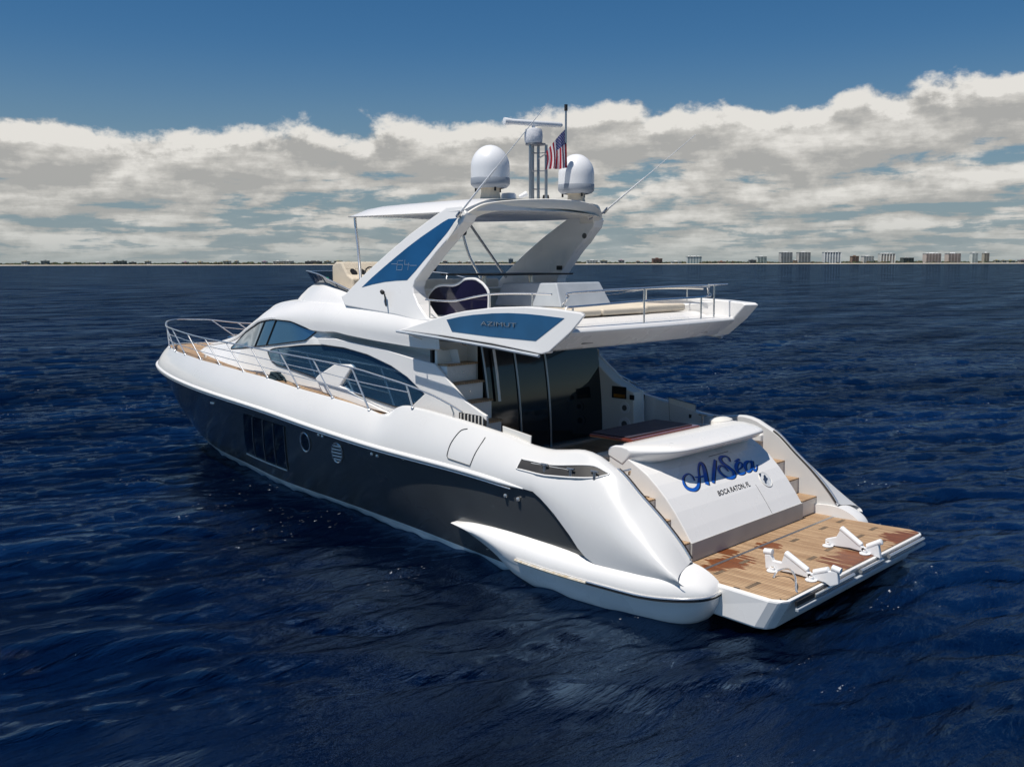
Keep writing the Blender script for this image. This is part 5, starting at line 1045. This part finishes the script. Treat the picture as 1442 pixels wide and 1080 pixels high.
# whip aerials
for s, a, b in ((1, (5.86, 1.78, 5.26), (4.04, 1.78, 6.71)), (-1, (5.72, -1.72, 5.44), (3.82, -1.72, 6.62))):
    A = Vector(a); Bv = Vector(b); mb = MB(); mb.tube([A, A.lerp(Bv, 0.45), A.lerp(Bv, 0.46), Bv], [0.017, 0.014, 0.008, 0.005], 8); an = mb.build('whip_aerial', M['radome'], Y0)
    mb = MB(); mb.tube([A + Vector((0.03, 0, -0.03)), A + Vector((-0.06, 0, 0.05))], 0.03, 8); mb.tube([A + Vector((0, -0.09 * s, -0.04)), A + Vector((0, 0.03 * s, 0.0))], 0.02, 8); mb.build('aerial_base', M['brushed'], an)
# flagstaff fixed to the mast
mb = MB(); mb.tube([(5.20, -0.02, 6.46), (5.20, -0.02, 6.98)], 0.017, 8); fs_ = mb.build('flagstaff', M['brushed'], ma)
mb = MB(); mb.tube([(5.20, -0.02, 6.97), (5.20, -0.02, 7.07)], 0.028, 10); mb.build('anchor_light', M['black'], fs_)
mb = MB(); mb.tube([(5.20, -0.02, 6.47), (5.84, -0.06, 6.26)], 0.012, 8); mb.build('staff_brace', M['brushed'], fs_)

# ---- the flag (hangs from the staff)
def flag():
    # rows run down the hoist; cloth hangs and folds. u: fly direction 0..1, v: hoist 0..1
    def P(u, v):
        # photo-plane basis: a = towards picture left, z down
        a = Vector((0.70, 0.69, 0)).normalized(); n = Vector((0.69, -0.70, 0)).normalized()
        # the hoist edge leans along the cloth's top, the fly hangs straight down
        tx = 0.01 + 0.33 * v; tz = 0.03 - 0.37 * v ** 1.15
        drop = u * (0.63 - 0.32 * v + 0.02 * math.sin(5 * v))
        side = u * (-0.02 + 0.03 * v) - 0.03 * math.sin(u * 3) * v
        fold = 0.028 * math.sin(v * 15 + 1.2 * u) * (0.3 + u) + 0.02 * math.sin(v * 31 + 3 * u) * u
        return Vector((5.185, -0.03, 6.66)) + a * (tx + side + 0.012 * math.sin(v * 15) * u) + Vector((0, 0, tz - drop)) + n * fold
    mb = MB(); nu, nv = 60, 52
    grid = [[P(i / nu, j / nv) for j in range(nv + 1)] for i in range(nu + 1)]
    vs = [p for r in grid for p in r]; o0 = 0; mb.v = [tuple(p) for p in vs]
    for i in range(nu):
        for j in range(nv):
            u, v = (i + .5) / nu, (j + .5) / nv; st = int(v * 13)
            c = 1 if st % 2 == 0 else 0
            if u < 0.38 and v < 7 / 13:
                c = 2
                cx_, cy_ = (u / 0.38 * 11) % 2, (v / (7 / 13) * 9) % 2
                if (i % 3 == 1 and j % 4 == (0 if (i // 3) % 2 else 2)): c = 0
            k = i * (nv + 1) + j; mb.f.append((k, k + 1, k + nv + 2, k + nv + 1)); mb.mi.append(c)
    ms_ = [mat('flag_white', (0.72, 0.70, 0.72), 0.8, var=0.08, vscale=10), mat('flag_red', (0.42, 0.012, 0.03), 0.8, var=0.15, vscale=10), mat('flag_blue', (0.035, 0.045, 0.17), 0.8, var=0.15, vscale=10)]
    o = mb.build('flag', ms_, smooth=True, recalc=False, angle=180); tag(o, 'stars and stripes flag hanging limp from the staff behind the mast', 'flag')
flag()

# ---- pulpit and side rails
sts = [((17.03, 1.03, 2.48), (17.95, 0.62, 3.05)), ((16.28, 1.27, 2.46), (17.25, 0.98, 2.99)), ((15.29, 1.53, 2.45), (16.35, 1.29, 2.985)), ((14.20, 1.74, 2.43), (14.95, 1.64, 2.95)), ((13.06, 1.93, 2.41), (13.80, 1.85, 2.92)), ((11.88, 2.07, 2.36), (12.66, 2.0, 2.905)), ((10.87, 2.16, 2.33), (11.50, 2.13, 2.88)), ((9.74, 2.22, 2.24), (10.32, 2.22, 2.84)), ((8.63, 2.26, 2.16), (9.20, 2.26, 2.80)), ((7.55, 2.29, 2.05), (8.02, 2.29, 2.74)), ((6.40, 2.31, 2.21), (6.55, 2.31, 2.57))]
def off_s(p, s): return (p[0], s * p[1], p[2])
tops = [t for b, t in sts]
half = [(5.31, 2.25, 2.25), (5.56, 2.26, 2.34), (5.98, 2.28, 2.46)] + [tops[-1]] + [(7.2, 2.30, 2.65)] + list(reversed(tops[:-1])) + [(18.35, 0.33, 3.06)]
full_ = [off_s(p, 1) for p in half] + [(18.55, 0.0, 3.07)] + [off_s(p, -1) for p in reversed(half)]
mb = MB(); mb.tube(spline(full_, 5), 0.016, 8); pr = mb.build('guard_rail', M['chrome'], Y0)
for fr_ in (0.36, 0.68):
    for s in (1, -1):
        pth = [off_s(Vector(b).lerp(Vector(t), fr_ if fr_ > .5 else fr_), s) for b, t in reversed(sts[:-1 if fr_ < .5 else None])]
        mb = MB(); mb.tube(spline(pth, 3), 0.0085, 6); mb.build('mid_rail', M['chrome'], pr)
for s in (1, -1):
    for b, t in sts:
        mb = MB(); mb.tube([off_s(b, s), off_s(t, s)], 0.0145, 8); mb.lathe([(0.035, 0.0), (0.03, 0.02), (0.016, 0.03)], off_s((b[0], b[1], b[2] - 0.005), s), 10); mb.build('stanchion', M['chrome'], pr)
    mb = MB(); mb.tube([(5.52, s * 2.24, 2.13), (5.50, s * 2.25, 2.22), (5.56, s * 2.26, 2.34)], 0.016, 8); mb.build('stanchion', M['chrome'], pr)
# foredeck gear
for s in (1, -1):
    mb = MB()
    for x in (11.52, 11.36): mb.tube([(x, s * 2.0, 2.30), (x, s * 2.0, 2.38)], 0.016, 8)
    mb.tube([(11.62, s * 2.0, 2.385), (11.26, s * 2.0, 2.385)], 0.018, 8); mb.build('deck_cleat', M['brushed'], Y0)
    for q in range(1):
        mb = MB(); mb.tube([(14.6, s * 1.42, 2.40), (14.6, s * 1.42, 2.48)], 0.03, 10); mb.build('filler_cap', M['chrome'], Y0)
mb = MB(); mb.box(15.3, 15.75, -0.25, 0.2, 2.70, 2.78); mb.build('deck_hatch', M['glass'], Y0, smooth=False, bevel=0.03)
rp = MB()
for k in range(4): rp.tube([(10.78 + (0.20 - 0.02 * k) * math.cos(a), 2.04 + (0.085 - 0.01 * k) * math.sin(a), 2.31 + 0.035 * k) for a in np.linspace(0, 2 * math.pi, 21)[:-1]], 0.022, 6, closed=True)
rp.tube(spline([(10.62, 2.04, 2.40), (10.5, 2.05, 2.36), (10.38, 2.08, 2.30)], 4), 0.022, 6)
tag(rp.build('rope_coil', M['rope']), 'small dark teal mooring rope coiled on the port side deck by a stanchion', 'rope')
# anchor in the stem
mb = MB(); mb.tube([(18.42, 0, 1.42), (18.62, 0, 1.30)], 0.05, 8); mb.tube([(18.40, 0.06, 1.05), (18.25, 0.06, 0.72)], 0.03, 8); mb.tube([(18.40, -0.06, 1.05), (18.25, -0.06, 0.72)], 0.03, 8); mb.build('anchor', M['chrome'], Y0)
# hull stem pocket
mb = MB(); mb.box(18.35, 18.50, -0.10, 0.10, 1.32, 1.48); mb.build('anchor_pocket', M['black'], Y0, smooth=False, bevel=0.02)
scn.render.engine = 'CYCLES'
